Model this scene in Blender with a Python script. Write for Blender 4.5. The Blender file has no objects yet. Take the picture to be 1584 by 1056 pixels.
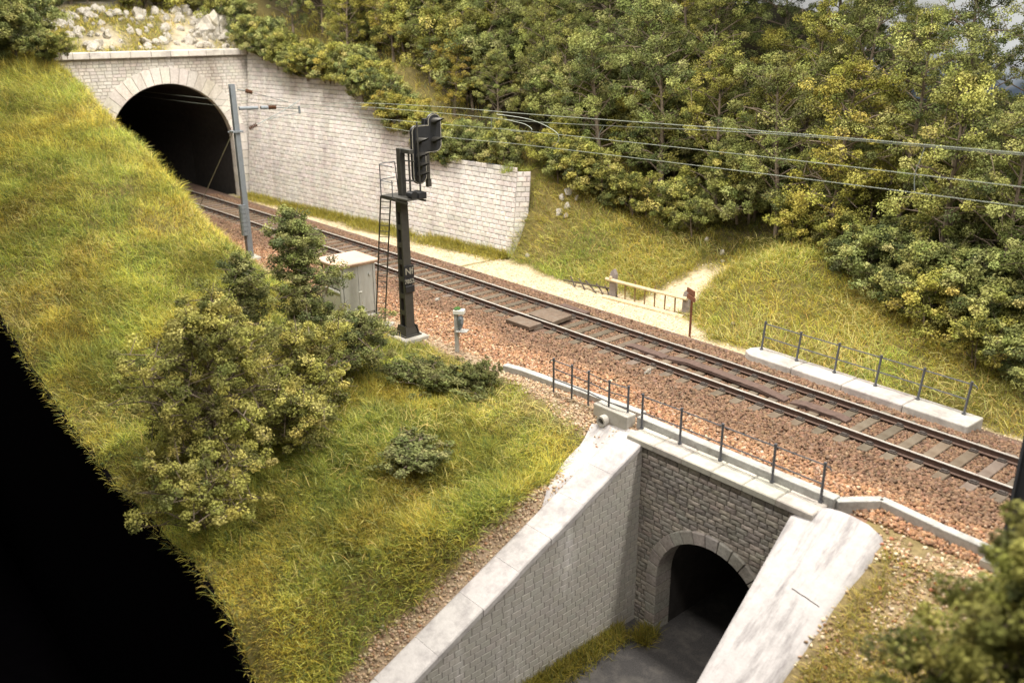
import bpy, math, random
import numpy as np
from mathutils import Vector, Matrix

random.seed(7)
rng = np.random.default_rng(7)
PI = math.pi
sc = bpy.context.scene
COL = sc.collection

# ------------------------------------------------------------------ camera
C = Vector((25.536, -19.685, 9.353))
r = Vector((0.65794618, 0.75303139, -0.00710931)); u = Vector((-0.25171072, 0.22880516, 0.9403669))
d = Vector((-0.70975244, 0.61692133, -0.34008755))
camd = bpy.data.cameras.new('camera'); cam = bpy.data.objects.new('camera', camd); COL.objects.link(cam)
m = Matrix.Identity(4)
for i in range(3):
    m[i][0] = r[i]; m[i][1] = u[i]; m[i][2] = -d[i]; m[i][3] = C[i]
cam.matrix_world = m
camd.sensor_width = 36; camd.lens = 1369.3 / 1584 * 36
camd.clip_end = 500
camd.dof.use_dof = True; camd.dof.focus_distance = 27.0; camd.dof.aperture_fstop = 0.36
sc.camera = cam

# ------------------------------------------------------------------ materials
def nt(name):
    m_ = bpy.data.materials.new(name); m_.use_nodes = True
    t = m_.node_tree; b = t.nodes['Principled BSDF']
    return m_, t, b
def N(t, ty, **kw):
    n = t.nodes.new(ty)
    for k, v in kw.items(): setattr(n, k, v)
    return n
def noise(t, scale, detail=4, rough=.6, coord='Object', vec=None):
    tc = N(t, 'ShaderNodeTexCoord'); nz = N(t, 'ShaderNodeTexNoise')
    nz.inputs['Scale'].default_value = scale; nz.inputs['Detail'].default_value = detail; nz.inputs['Roughness'].default_value = rough
    if vec:
        mp = N(t, 'ShaderNodeMapping'); mp.inputs['Scale'].default_value = vec
        t.links.new(tc.outputs[coord], mp.inputs[0]); t.links.new(mp.outputs[0], nz.inputs['Vector'])
    else:
        t.links.new(tc.outputs[coord], nz.inputs['Vector'])
    return nz
def ramp(t, fac, stops):
    rp = N(t, 'ShaderNodeValToRGB'); e = rp.color_ramp.elements
    while len(e) < len(stops): e.new(.5)
    for k, (p, c) in enumerate(stops):
        e[k].position = p; e[k].color = (*c, 1) if len(c) == 3 else c
    t.links.new(fac, rp.inputs[0]); return rp
def mixc(t, fac, a, b, mode='MIX'):
    mx = N(t, 'ShaderNodeMix', data_type='RGBA', blend_type=mode)
    for inp, v in ((mx.inputs[0], fac), (mx.inputs[6], a), (mx.inputs[7], b)):
        if hasattr(v, 'is_linked') or hasattr(v, 'links'): t.links.new(v, inp)
        elif isinstance(v, (int, float)): inp.default_value = v
        else: inp.default_value = (*v, 1)
    return mx.outputs[2]
def bump(t, b, h, strength=.4, dist=.05):
    bp = N(t, 'ShaderNodeBump'); bp.inputs['Strength'].default_value = strength; bp.inputs['Distance'].default_value = dist
    t.links.new(h, bp.inputs['Height']); t.links.new(bp.outputs[0], b.inputs['Normal'])
def plain(name, col, rough=.6, metal=0, var=.25, scale=6, bmp=.2, stain=None, stain_scale=1.5, streak=False, bd=.03):
    """base colour broken by noise, optional stain colour in patches"""
    m_, t, b = nt(name)
    n1 = noise(t, scale, 6, .7)
    lo = tuple(c * (1 - var) for c in col); hi = tuple(min(1, c * (1 + var)) for c in col)
    rp = ramp(t, n1.outputs[0], [(.3, lo), (.7, hi)])
    out = rp.outputs[0]
    if stain:
        n2 = noise(t, stain_scale, 8, .75, vec=streak if isinstance(streak, tuple) else ((1.5, 1.5, .25) if streak else None))
        r2 = ramp(t, n2.outputs[0], [(.48, (0, 0, 0)), (.68, (1, 1, 1))])
        out = mixc(t, r2.outputs[0], out, stain)
    t.links.new(out, b.inputs['Base Color'])
    b.inputs['Roughness'].default_value = rough; b.inputs['Metallic'].default_value = metal
    if bmp: bump(t, b, n1.outputs[0], bmp, bd)
    return m_
def attr(name, rough=.8, scale=8, var=.25, bmp=.3, stain=None, stain_scale=1.2, streak=False, spec=.3, bd=.03, stain_lo=.48, stain_hi=.7):
    """per-piece colour attribute, modulated by noise"""
    m_, t, b = nt(name)
    a = N(t, 'ShaderNodeVertexColor'); a.layer_name = 'Col'
    n1 = noise(t, scale, 6, .7)
    rp = ramp(t, n1.outputs[0], [(.28, (1 - var,) * 3), (.72, (1 + var,) * 3)])
    out = mixc(t, 1.0, a.outputs[0], rp.outputs[0], 'MULTIPLY')
    if stain:
        n2 = noise(t, stain_scale, 8, .72, vec=(1, 1, .16) if streak else None)
        r2 = ramp(t, n2.outputs[0], [(stain_lo, (0, 0, 0)), (stain_hi, (1, 1, 1))])
        out = mixc(t, r2.outputs[0], out, mixc(t, 1.0, out, stain, 'MULTIPLY'))
    t.links.new(out, b.inputs['Base Color'])
    b.inputs['Roughness'].default_value = rough; b.inputs['Specular IOR Level'].default_value = spec
    if bmp: bump(t, b, n1.outputs[0], bmp, bd)
    return m_
def leafmat(name, tints=None, sat=1.0, trans=.3):
    m_, t, b = nt(name)
    a = N(t, 'ShaderNodeVertexColor'); a.layer_name = 'Col'
    out = a.outputs[0]
    if tints:
        oi = N(t, 'ShaderNodeObjectInfo')
        rp = ramp(t, oi.outputs['Random'], tints)
        rp.color_ramp.interpolation = 'LINEAR'
        out = mixc(t, 1.0, out, rp.outputs[0], 'MULTIPLY')
    b.inputs['Roughness'].default_value = .8; b.inputs['Specular IOR Level'].default_value = .04
    t.links.new(out, b.inputs['Base Color'])
    tr = N(t, 'ShaderNodeBsdfTranslucent'); ms = N(t, 'ShaderNodeMixShader'); ms.inputs[0].default_value = trans
    t.links.new(out, tr.inputs[0])
    t.links.new(b.outputs[0], ms.inputs[1]); t.links.new(tr.outputs[0], ms.inputs[2])
    t.links.new(ms.outputs[0], t.nodes['Material Output'].inputs[0])
    return m_

M = {}
M['wall'] = attr('pale_block_stone', .85, 9, .18, .35, (.74, .71, .71), .9, True)
M['portal'] = attr('pale_portal_stone', .85, 9, .18, .35, (.62, .58, .54), .6, True)
M['facade'] = attr('dark_rubble_stone', .8, 14, .35, .6, (.55, .52, .5), .8)
M['wing'] = attr('grey_painted_brick', .75, 10, .12, .2, (1.45, 1.47, 1.55), .75, True, stain_lo=.55, stain_hi=.70)
M['coping'] = attr('whitewashed_coping', .85, 7, .12, .3, (.50, .48, .50), 1.3, stain_lo=.46, stain_hi=.74)
M['plaster'] = plain('white_plaster', (.50, .48, .48), .9, var=.12, scale=5, bmp=.5, stain=(.23, .215, .22), stain_scale=1.3, streak=(2.4, .45, .45))
M['concrete'] = plain('pale_concrete', (.44, .42, .375), .85, var=.15, scale=9, bmp=.3, stain=(.30, .28, .25), stain_scale=2.2)
M['trough'] = plain('grey_concrete', (.42, .42, .40), .8, var=.15, scale=10, bmp=.3, stain=(.26, .25, .23), stain_scale=3)
M['iron'] = plain('grey_painted_iron', (.10, .105, .12), .5, .2, var=.2, scale=14, bmp=.1)
M['rail'] = plain('rusty_rail_side', (.10, .060, .045), .75, 0, var=.3, scale=8, bmp=.2)
m_, t, b = nt('polished_rail_head'); n1 = noise(t, 5, 4); rp = ramp(t, n1.outputs[0], [(.35, (.62, .57, .52)), (.65, (.80, .77, .73))])
t.links.new(rp.outputs[0], b.inputs['Base Color']); b.inputs['Metallic'].default_value = .45; b.inputs['Roughness'].default_value = .28; M['railhead'] = m_
M['sleeper'] = attr('weathered_sleeper', .85, 12, .25, .3, (.62, .55, .5), 3)
M['chair'] = plain('dark_rail_chair', (.075, .062, .055), .7, 0, var=.3, scale=20, bmp=0)
M['board'] = plain('brown_plank', (.155, .112, .082), .8, var=.3, scale=9, bmp=.4, stain=(.20, .17, .14), stain_scale=3)
M['rampboard'] = plain('dark_brown_plank', (.115, .075, .062), .8, var=.35, scale=9, bmp=.4)
M['mast'] = plain('blue_grey_paint', (.19, .215, .24), .55, .1, var=.12, scale=8, bmp=.1)
M['darkmast'] = plain('dark_blue_grey_paint', (.05, .057, .075), .55, .1, var=.12, scale=8, bmp=.1)
M['signal'] = plain('black_grey_paint', (.052, .050, .044), .55, .1, var=.2, scale=8, bmp=.1)
M['black'] = plain('matt_black', (.017, .018, .021), .5, var=.25, scale=12, bmp=.05)
M['white'] = plain('white_paint', (.72, .72, .66), .6, var=.12, scale=20, bmp=0)
M['cream'] = plain('cream_letters', (.29, .275, .225), .6, var=.1, scale=30, bmp=0)
M['lens'] = plain('dark_lens', (.02, .02, .02), .15, var=.1, scale=30, bmp=0)
M['insul'] = plain('brown_porcelain', (.12, .055, .03), .3, var=.2, scale=20, bmp=0)
M['wire'] = plain('green_grey_wire', (.36, .40, .35), .45, .5, var=.1, scale=3, bmp=0)
M['finewire'] = plain('thin_grey_wire', (.20, .23, .22), .5, .4, var=.1, scale=3, bmp=0)
M['cab'] = plain('grey_cabinet_paint', (.43, .435, .41), .6, var=.08, scale=3, bmp=.1, stain=(.34, .33, .30), stain_scale=2.5, streak=True)
M['cabside'] = plain('cream_cabinet_side', (.60, .585, .49), .65, var=.08, scale=4, bmp=.1, stain=(.50, .46, .36), stain_scale=2)
M['cabroof'] = plain('rust_stained_roof', (.60, .44, .34), .7, var=.08, scale=2, bmp=.15, stain=(.62, .33, .19), stain_scale=.7)
M['wood'] = plain('pale_yellow_wood', (.64, .53, .35), .7, var=.12, scale=6, bmp=.2, stain=(.50, .38, .22), stain_scale=5)
M['oldwood'] = plain('grey_weathered_wood', (.27, .235, .22), .85, var=.3, scale=9, bmp=.4)
M['baluster'] = plain('brown_baluster', (.24, .16, .08), .8, var=.3, scale=9, bmp=.2)
M['darkwood'] = plain('dark_rotten_wood', (.075, .058, .045), .85, var=.3, scale=9, bmp=.3)
M['rust'] = plain('rusty_iron', (.17, .062, .030), .8, var=.35, scale=14, bmp=.3)
M['bark'] = plain('grey_brown_bark', (.16, .125, .09), .9, var=.35, scale=12, bmp=.5)
M['stone'] = attr('loose_stones', .9, 20, .2, .3)
M['rock'] = plain('pale_limestone', (.52, .49, .44), .9, var=.35, scale=4, bmp=1.0, stain=(.34, .30, .20), stain_scale=1.5, bd=.12)
M['soil'] = attr('soil', .95, 5, .35, .6, bd=.08)
M['sandg'] = attr('sand_grains', .95, 20, .15, .2)
M['asphalt'] = plain('dark_asphalt', (.06, .057, .057), .9, var=.45, scale=30, bmp=.5, stain=(.13, .12, .11), stain_scale=1.2)
M['soot_shade'] = plain('soot_shade_dark', (.030, .026, .024), .95, var=.4, scale=3, bmp=.3)  # sooty tunnel tone, also the painted shade of underpass and pipe
M['fascia'] = plain('black_fascia', (.0035, .003, .004), 1.0, var=.2, scale=2, bmp=0)
M['fascia'].node_tree.nodes['Principled BSDF'].inputs['Specular IOR Level'].default_value = 0.02
M['panel'] = plain('charcoal_panel', (.020, .017, .015), .9, var=.15, scale=2, bmp=0)
M['panel'].node_tree.nodes['Principled BSDF'].inputs['Specular IOR Level'].default_value = 0.05
M['grass'] = leafmat('grass_fibre', trans=.35)
M['leaf'] = leafmat('tree_leaf', [(0, (.84, .93, .84)), (.45, (.95, 1.0, .86)), (.66, (1.05, 1.04, .74)), (.92, (1.12, 1.05, .62)), (1, (1.15, .97, .55))], trans=.14)
M['bushleaf'] = leafmat('shrub_leaf', trans=.14)
m_, t, b = nt('painted_sky'); n1 = noise(t, .055, 6, .55, vec=(1, 1, 1.8))
rp = ramp(t, n1.outputs[0], [(.34, (.30, .40, .56)), (.46, (.48, .58, .72)), (.56, (.80, .85, .90)), (.70, (.90, .92, .93))])
tc = N(t, 'ShaderNodeTexCoord'); sx = N(t, 'ShaderNodeSeparateXYZ'); t.links.new(tc.outputs['Object'], sx.inputs[0])
n2 = noise(t, .12, 5, .6); ma = N(t, 'ShaderNodeMath', operation='MULTIPLY_ADD'); ma.inputs[1].default_value = 9; ma.inputs[2].default_value = 3.0
t.links.new(n2.outputs[0], ma.inputs[0])
lt = N(t, 'ShaderNodeMath', operation='SUBTRACT'); t.links.new(ma.outputs[0], lt.inputs[0]); t.links.new(sx.outputs['Z'], lt.inputs[1])
cl = N(t, 'ShaderNodeMath', operation='MULTIPLY', use_clamp=True); cl.inputs[1].default_value = .8; t.links.new(lt.outputs[0], cl.inputs[0])
o_ = mixc(t, cl.outputs[0], rp.outputs[0], (.13, .17, .23))
t.links.new(o_, b.inputs['Base Color']); b.inputs['Roughness'].default_value = 1; b.inputs['Specular IOR Level'].default_value = 0; t.links.new(o_, b.inputs['Emission Color']); b.inputs['Emission Strength'].default_value = .28; M['sky'] = m_  # backdrop given a faint glow of its own, as little light reaches it

# ------------------------------------------------------------------ mesh helpers
def tag(o, label=None, cat=None, group=None, kind=None):
    if label: o['label'] = label
    if cat: o['category'] = cat
    if group: o['group'] = group
    if kind: o['kind'] = kind
    return o
def empty(name, loc, rz=0, label=None, cat=None, group=None):
    o = bpy.data.objects.new(name, None); COL.objects.link(o); o.location = loc; o.rotation_euler = (0, 0, rz); o.empty_display_size = .2
    return tag(o, label, cat, group)
def mesh_np(name, V, F, mat, col=None, parent=None, smooth=False):
    """uniform-size faces from numpy arrays"""
    V = np.asarray(V, np.float32); F = np.asarray(F, np.int32); k = F.shape[1]
    me = bpy.data.meshes.new(name)
    me.vertices.add(len(V)); me.vertices.foreach_set('co', V.ravel())
    me.loops.add(F.size); me.loops.foreach_set('vertex_index', F.ravel())
    me.polygons.add(len(F)); me.polygons.foreach_set('loop_start', np.arange(0, F.size, k, dtype=np.int32))
    if smooth: me.polygons.foreach_set('use_smooth', np.ones(len(F), bool))
    me.update(calc_edges=True)
    if col is not None:
        a = me.color_attributes.new('Col', 'FLOAT_COLOR', 'POINT')
        c = np.ones((len(V), 4), np.float32); c[:, :3] = col; a.data.foreach_set('color', c.ravel())
    me.materials.append(mat)
    o = bpy.data.objects.new(name, me); COL.objects.link(o)
    if parent: o.parent = parent
    return o
class MB:
    def __init__(s): s.v = []; s.f = []; s.c = []
    def add(s, vs, fs, col=(1, 1, 1)):
        n = len(s.v); s.v += [tuple(p) for p in vs]; s.f += [tuple(i + n for i in f) for f in fs]; s.c += [col] * len(vs)
    def box(s, c, size, rz=0, col=(1, 1, 1), taper=1.0, mat=None, bev=0):
        hx, hy, hz = size[0] / 2, size[1] / 2, size[2] / 2
        b_ = bev; P = []
        if b_:
            rings = [(-hz, 1, b_), (-hz + b_, 1, 0), (hz - b_, taper, 0), (hz, taper, b_)]
        else: rings = [(-hz, 1, 0), (hz, taper, 0)]
        ca, sa = math.cos(rz), math.sin(rz)
        for z_, tp, ins in rings:
            for sx_, sy_ in ((-1, -1), (1, -1), (1, 1), (-1, 1)):
                x, y = sx_ * (hx * tp - ins), sy_ * (hy * tp - ins)
                p = Vector((x * ca - y * sa, x * sa + y * ca, z_))
                if mat: p = mat @ p
                P.append((p[0] + c[0], p[1] + c[1], p[2] + c[2]))
        F = [(3, 2, 1, 0)]; k = len(rings)
        for i in range(k - 1):
            for j in range(4):
                a, b2 = i * 4 + j, i * 4 + (j + 1) % 4; F.append((a, b2, b2 + 4, a + 4))
        n = (k - 1) * 4; F.append((n, n + 1, n + 2, n + 3))
        s.add(P, F, col)
    def tube(s, pts, rad, n=6, col=(1, 1, 1), cap=True):
        pts = [Vector(p) for p in pts]; rads = rad if isinstance(rad, (list, tuple)) else [rad] * len(pts)
        P = []; ref = None
        for i, p in enumerate(pts):
            tn = (pts[min(i + 1, len(pts) - 1)] - pts[max(i - 1, 0)]).normalized()
            if ref is None:
                ref = Vector((0, 0, 1)) if abs(tn.z) < .9 else Vector((1, 0, 0))
            a = tn.cross(ref).normalized(); b_ = tn.cross(a).normalized(); ref = -b_ if False else ref
            for k in range(n):
                an = 2 * PI * k / n; P.append(p + (a * math.cos(an) + b_ * math.sin(an)) * rads[i])
        F = []
        for i in range(len(pts) - 1):
            for k in range(n):
                a, b_ = i * n + k, i * n + (k + 1) % n; F.append((a, b_, b_ + n, a + n))
        if cap:
            F.append(tuple(range(n))[::-1]); F.append(tuple(range((len(pts) - 1) * n, len(pts) * n)))
        s.add(P, F, col)
    def prism(s, poly, vec, col=(1, 1, 1)):
        """3D polygon extruded along vec"""
        n = len(poly); vec = Vector(vec); A = [Vector(p) for p in poly]; B = [p + vec for p in A]
        F = [tuple(range(n))[::-1], tuple(range(n, 2 * n))] + [(i, (i + 1) % n, (i + 1) % n + n, i + n) for i in range(n)]
        s.add(A + B, F, col)
    def build(s, name, mat, parent=None, smooth=False, bevel=0):
        me = bpy.data.meshes.new(name); me.from_pydata(s.v, [], s.f); me.update()
        a = me.color_attributes.new('Col', 'FLOAT_COLOR', 'POINT')
        c = np.ones((len(s.v), 4), np.float32); c[:, :3] = s.c; a.data.foreach_set('color', c.ravel())
        if smooth: me.polygons.foreach_set('use_smooth', np.ones(len(me.polygons), bool))
        me.materials.append(mat); o = bpy.data.objects.new(name, me); COL.objects.link(o)
        import bmesh
        bm = bmesh.new(); bm.from_mesh(me); bmesh.ops.recalc_face_normals(bm, faces=bm.faces); bm.to_mesh(me); bm.free()
        if parent: o.parent = parent
        if bevel:
            md = o.modifiers.new('bevel', 'BEVEL'); md.width = bevel; md.segments = 2; md.limit_method = 'ANGLE'; md.angle_limit = .6
        return o
def local(parent_loc, pts): return [tuple(Vector(p) - Vector(parent_loc)) for p in pts]
def jit(col, v=.1):
    k = 1 + random.uniform(-v, v); return tuple(max(0, c * k * (1 + random.uniform(-v, v) * .25)) for c in col)
def smooth(a, b, x):
    q = np.clip((x - a) / (b - a), 0, 1); return q * q * (3 - 2 * q)
def _vn(x, y, sd):
    xi, yi = np.floor(x), np.floor(y); fx, fy = x - xi, y - yi; fx = fx * fx * (3 - 2 * fx); fy = fy * fy * (3 - 2 * fy)
    def h(a, b_):
        q = np.sin(a * 127.1 + b_ * 311.7 + sd * 74.7) * 43758.5453; return q - np.floor(q)
    return (h(xi, yi) * (1 - fx) + h(xi + 1, yi) * fx) * (1 - fy) + (h(xi, yi + 1) * (1 - fx) + h(xi + 1, yi + 1) * fx) * fy
def wob(x, y, f=1.0):
    """fractal value noise, about -1..1, feature size about 3/f metres"""
    x = np.asarray(x, float); y = np.asarray(y, float); o = 0; a = 1.0; k = f / 3.0
    for i in range(4):
        c_, s_ = math.cos(.6 + i * 1.3), math.sin(.6 + i * 1.3)
        o = o + a * (_vn((x * c_ - y * s_) * k + 17.3 * i, (x * s_ + y * c_) * k - 9.1 * i, i + f) - .5); a *= .55; k *= 2.05
    return o * 1.75
# ------------------------------------------------------------------ terrain functions
YC = lambda x: .15 - .0006 * np.asarray(x) ** 2          # the track bows a little
WX = [-60, -25.6, -24, -18.8, -13.9, -7.7, -3.05, -2.3]; WZ = [10.2, 8.05, 8.0, 6.72, 6.62, 3.44, 3.42, 3.4]
def wall_top(x): return np.interp(x, WX, WZ)
def wall_y(x): return 3.2 + (x + 24.4) * .0874
def over_h(x): return np.interp(-25.5 - x, [0, 1, 5.5, 12, 45], [7.85, 8.0, 10.0, 10.6, 11.2])
def crest_z(x): return np.interp(x, [-60, -40, -34, -25.5, -21, -16.2, -11.4, -8, -5, -2, 1, 4, 8, 12.5], [9.8, 9.2, 8.7, 7.75, 6.6, 5.15, 3.65, 1.95, .95, .2, -.28, -.5, -.95, -1.4])
def edge_z(x): return np.interp(x, [-60, -30, -20, -13, -7.5, -3.7, .55, 5, 7.9, 9.5, 10.9, 11.7, 12.5], [8, 6.2, 4.3, 2.1, .3, -1.1, -1.65, -1.98, -1.75, -2.05, -2.5, -3.0, -3.8])
def near_h(x, y):
    zc = crest_z(x); ze = edge_z(x)
    yt = np.interp(x, [-30, -16, -11, -5, -1], [-3.6, -3.9, -4.45, -4.5, -3.75]); s1 = np.clip((yt - y) / (yt + 6.5), 0, 1); up = -.42 + (zc + .42) * (s1 * .75 + .25 * smooth(0, 1, s1))
    s2 = np.clip((-6.5 - y) / 7.5, 0, 1); dn = zc + (ze - zc) * s2 ** 1.5
    h = np.where(y > -6.5, up, dn)
    zw = -.36 + .455 * (y + 4.4) - .10
    lim = zw - .10 + np.maximum(11.95 - x, 0) * 1.5
    h = np.where(x > 4, np.minimum(h, np.where(y < -4.4, lim, 9)), h)
    h = h - .42 * np.exp(-((x - 11.55) / .75) ** 2 - ((y + 4.75) / .55) ** 2)
    return h + (wob(x, y, .8) * .18 + wob(x + 7, y, 2.6) * .17) * smooth(-4.2, -6, y) * np.where(x > 4, np.clip((12.3 - x) * .5, .15, 1), 1)
def right_h(x, y):
    h = -.44 + .6 * np.minimum(y + 4.35, 0) + .22 * np.maximum(x - 19.4, 0) * smooth(-4.5, -7, y)
    return h + wob(x, y, 1.1) * .07 * smooth(-4.2, -5.5, y)
def path_b(x, y): return smooth(2.2, 1.2, np.abs(x - 6.3)) * (1 - smooth(8, 9, y))
def far_h(x, y):
    yT = np.interp(x, [-4, 2, 6, 8, 9.5, 12, 22], [4.6, 4.3, 4.5, 4.0, 2.9, 2.65, 2.5])
    q = np.maximum(y - yT, 0)
    rt = -.36 + .40 * np.minimum(q, 11) + .15 * np.maximum(q - 11, 0)
    rt = rt + .75 * np.exp(-((x - 9.3) / 2.0) ** 2 - ((y - 6.0) / 1.6) ** 2) - .25 * np.exp(-((x - 6.2) / .9) ** 2) * smooth(4, 5, y) * (1 - smooth(8, 10, y))
    top = np.where(x < -25.6, over_h(x), wall_top(x))
    lf = top - .12 + .33 * np.maximum(y - wall_y(x) - 1.3, 0) * np.where(x < -25.6, smooth(3.0, 7, y), 1)
    k = 1 - smooth(-3.6, 3.2, x)
    h = np.where(x < -3.05, np.where(x < -25.6, np.where(y > 3, lf, over_h(x)), lf), rt + (np.maximum(lf - rt, 0)) * k * smooth(4.7, 7.0, y - .25 * np.maximum(-3.4 - x, 0)))
    return h + (wob(x, y, .9) * .16 + wob(x + 5, y, 2.4) * .16) * smooth(4.2, 5.8, y) * (1 - .5 * path_b(x, y))
def bed_h(x, y):
    yy = y - YC(x)
    return np.interp(yy, [-4.2, -3.7, -1.9, -1.3, 1.3, 1.8, 2.6, 3.2], [-.50, -.46, -.28, -.235, -.235, -.27, -.37, -.38])

def grid_mesh(name, x0, x1, y0, y1, step, hf, colf, mat, keep=None, kind='structure'):
    xs = np.arange(x0, x1 + step * .5, step); ys = np.arange(y0, y1 + step * .5, step)
    X, Y = np.meshgrid(xs, ys, indexing='ij'); Z = hf(X, Y)
    V = np.stack([X, Y, Z], -1).reshape(-1, 3); ny = len(ys)
    I, J = np.meshgrid(np.arange(len(xs) - 1), np.arange(ny - 1), indexing='ij'); a = (I * ny + J).ravel()
    F = np.stack([a, a + ny, a + ny + 1, a + 1], 1)
    if keep is not None:
        cx, cy = V[F].mean(1)[:, 0], V[F].mean(1)[:, 1]; F = F[keep(cx, cy)]
    c = colf(V[:, 0], V[:, 1], V[:, 2])
    o = mesh_np(name, V, F, mat, c, smooth=True); o['kind'] = kind; return o
def blend(a, b, k): return np.asarray(a)[None, :] * (1 - k[:, None]) + np.asarray(b)[None, :] * k[:, None]
SOIL = (.13, .115, .035); SOIL2 = (.19, .15, .055); SAND = (.60, .50, .34); GRAV = (.36, .27, .185); BED = (.16, .105, .08)
def path_k(x, y):          # 1 on the pale sand
    strip = smooth(1.6, 2.0, y - YC(x)) * (1 - smooth(np.interp(x, [-24, -12, -3, 1, 4, 8, 9.5, 12, 20], [2.6, 3.0, 4.3, 4.0, 4.5, 3.6, 2.75, 2.6, 2.5]) - .3, np.interp(x, [-24, -12, -3, 1, 4, 8, 9.5, 12, 20], [2.6, 3.0, 4.3, 4.0, 4.5, 3.6, 2.75, 2.6, 2.5]) + .3, y + .25 * wob(x, y, 2.2)))
    cx = 6.1 + .12 * np.maximum(y - 4, 0) - .02 * np.maximum(y - 4, 0) ** 2
    br = smooth(1.25, .75, np.abs(x - cx) + .25 * wob(x, y, 2) + .09 * np.maximum(y - 4, 0)) * smooth(3.0, 3.5, y) * (1 - smooth(6.6, 7.8, y))
    strip = strip * (1 - smooth(-.25, -.1, far_h(x, y) * (x > -3.4)  - .5 * (x <= -3.4)))
    return np.clip(np.maximum(strip, br), 0, 1)
def far_col(x, y, z):
    k = .5 + .5 * wob(x, y, 1.3); c = blend(SOIL, SOIL2, np.clip(k, 0, 1)); p = path_k(x, y)
    c = c * (1 - p[:, None]) + np.asarray(SAND)[None] * p[:, None]
    fl = smooth(6.8, 8.6, y)[:, None] * np.ones(3)[None]; c = c * (1 - fl) + np.asarray((.055, .045, .022))[None] * fl  # brown forest floor, painted darker to deepen the shade between trees
    rk = (smooth(-25.4, -26.2, x) * (1 - smooth(4, 6, y)) * np.clip(.4 + .8 * wob(x, y, 1.5), 0, 1))
    return c * (1 - rk[:, None]) + np.asarray((.42, .37, .28))[None] * rk[:, None]
def gravel_k(x, y):        # strip of gravel against the left wing and beside the track
    g1 = smooth(11.52, 11.70, x + .14 * wob(x, y, 3)) * smooth(-4.5, -5.2, y) * (1 - smooth(12.3, 12.6, x))
    g2 = smooth(-4.35, -3.95, y + .2 * wob(x, y, 2.5) + np.interp(x, [-16, -11, -5, -1], [0, .45, .4, 0]))
    g3 = smooth(9.0, 10.6, x) * smooth(-4.75, -4.3, y + .1 * wob(x, y, 3))
    return np.clip(np.maximum(np.maximum(g1, g2), g3), 0, 1)
def near_col(x, y, z):
    k = np.clip(.5 + .5 * wob(x, y, 1.2), 0, 1); c = blend(SOIL, SOIL2, k); g = gravel_k(x, y)
    return c * (1 - g[:, None]) + np.asarray(GRAV)[None] * g[:, None]
def right_col(x, y, z):
    k = np.clip(.45 + .7 * wob(x, y, 1.7), 0, 1); c = blend((.20, .155, .06), (.34, .26, .16), k)
    return c

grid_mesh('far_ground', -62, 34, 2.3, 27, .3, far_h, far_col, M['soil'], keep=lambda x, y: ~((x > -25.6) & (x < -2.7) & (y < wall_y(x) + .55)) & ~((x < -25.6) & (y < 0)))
grid_mesh('sand_path', -26, 34, 1.6, 5.6, .2, lambda x, y: np.where(y > wall_y(x) - .1, -.9, -.385 + .02 * wob(x, y, 3)), far_col, M['soil'], keep=lambda x, y: (y < np.where(x < -3.5, wall_y(x) + .2, 9)) & (y < np.interp(x, [-3.5, 3, 9, 12], [5.4, 4.5, 3.2, 2.75])))
grid_mesh('hilltop_ground', -62, -25.55, -6.6, 3.2, .3, lambda x, y: over_h(x) + wob(x, y, .9) * .12 * smooth(-25.6, -27, x), far_col, M['soil'])
grid_mesh('near_bank', -62, 12.6, -14, -3.6, .25, near_h, near_col, M['soil'], keep=lambda x, y: ~((x > 12.05) & (y < -4.1)) & ~((x < -25.6) & (y > -6.5)))
grid_mesh('right_bank', 18.3, 30, -14, -3.6, .25, right_h, right_col, M['soil'])
grid_mesh('ballast_bed', -50, 32, -4.0, 2.4, .2, bed_h, lambda x, y, z: blend(BED, (.24, .14, .09), smooth(-1.8, -2.6, y)), M['soil'])

# layout front fascia, floor and backdrop
prof = [(x, float(near_h(np.array(x), np.array(-14.0))) + .02) for x in np.linspace(-62, 12.4, 90)]
f_ = MB(); poly = [(x, -14.03, z) for x, z in prof] + [(12.4, -14.03, -14), (-62, -14.03, -14)]
f_.prism(poly, (0, -.12, 0))
tag(f_.build('layout_fascia', M['fascia']), 'matt black fascia board cut to the outline of the grassy bank', 'fascia board')
f_ = MB(); f_.box((-10, -30, -14.1), (140, 60, .2)); tag(f_.build('floor', M['fascia']), kind='structure')
f_ = MB()
pp = [(-13.2, -14.25, -5.2), (-5.5, -14.25, -8.5), (-1.5, -14.25, -13.9), (-24, -14.25, -13.9), (-24, -14.25, -7.0)]
f_.prism([(-27, -17.5, -14.0), (-9.5, -17.5, -14.0), (-13.2, -17.5, -9.4), (-17.6, -17.5, -7.2), (-27, -17.5, -6)], (0, -.06, 0))
f_.build('floor_panel', M['panel']); tag(bpy.data.objects['floor_panel'], 'dark charcoal panel leaning in the black space in front of the bank', 'panel')
xs = np.linspace(-75, 60, 60); zs = np.linspace(-6, 40, 12); V = []
for x in xs:
    for z_ in zs: V.append((x, 29 - .004 * (x + 5) ** 2, z_))
F = [(i * 12 + j, (i + 1) * 12 + j, (i + 1) * 12 + j + 1, i * 12 + j + 1) for i in range(59) for j in range(11)]
o = mesh_np('sky', V, F, M['sky'], smooth=True); o['kind'] = 'structure'

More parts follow.
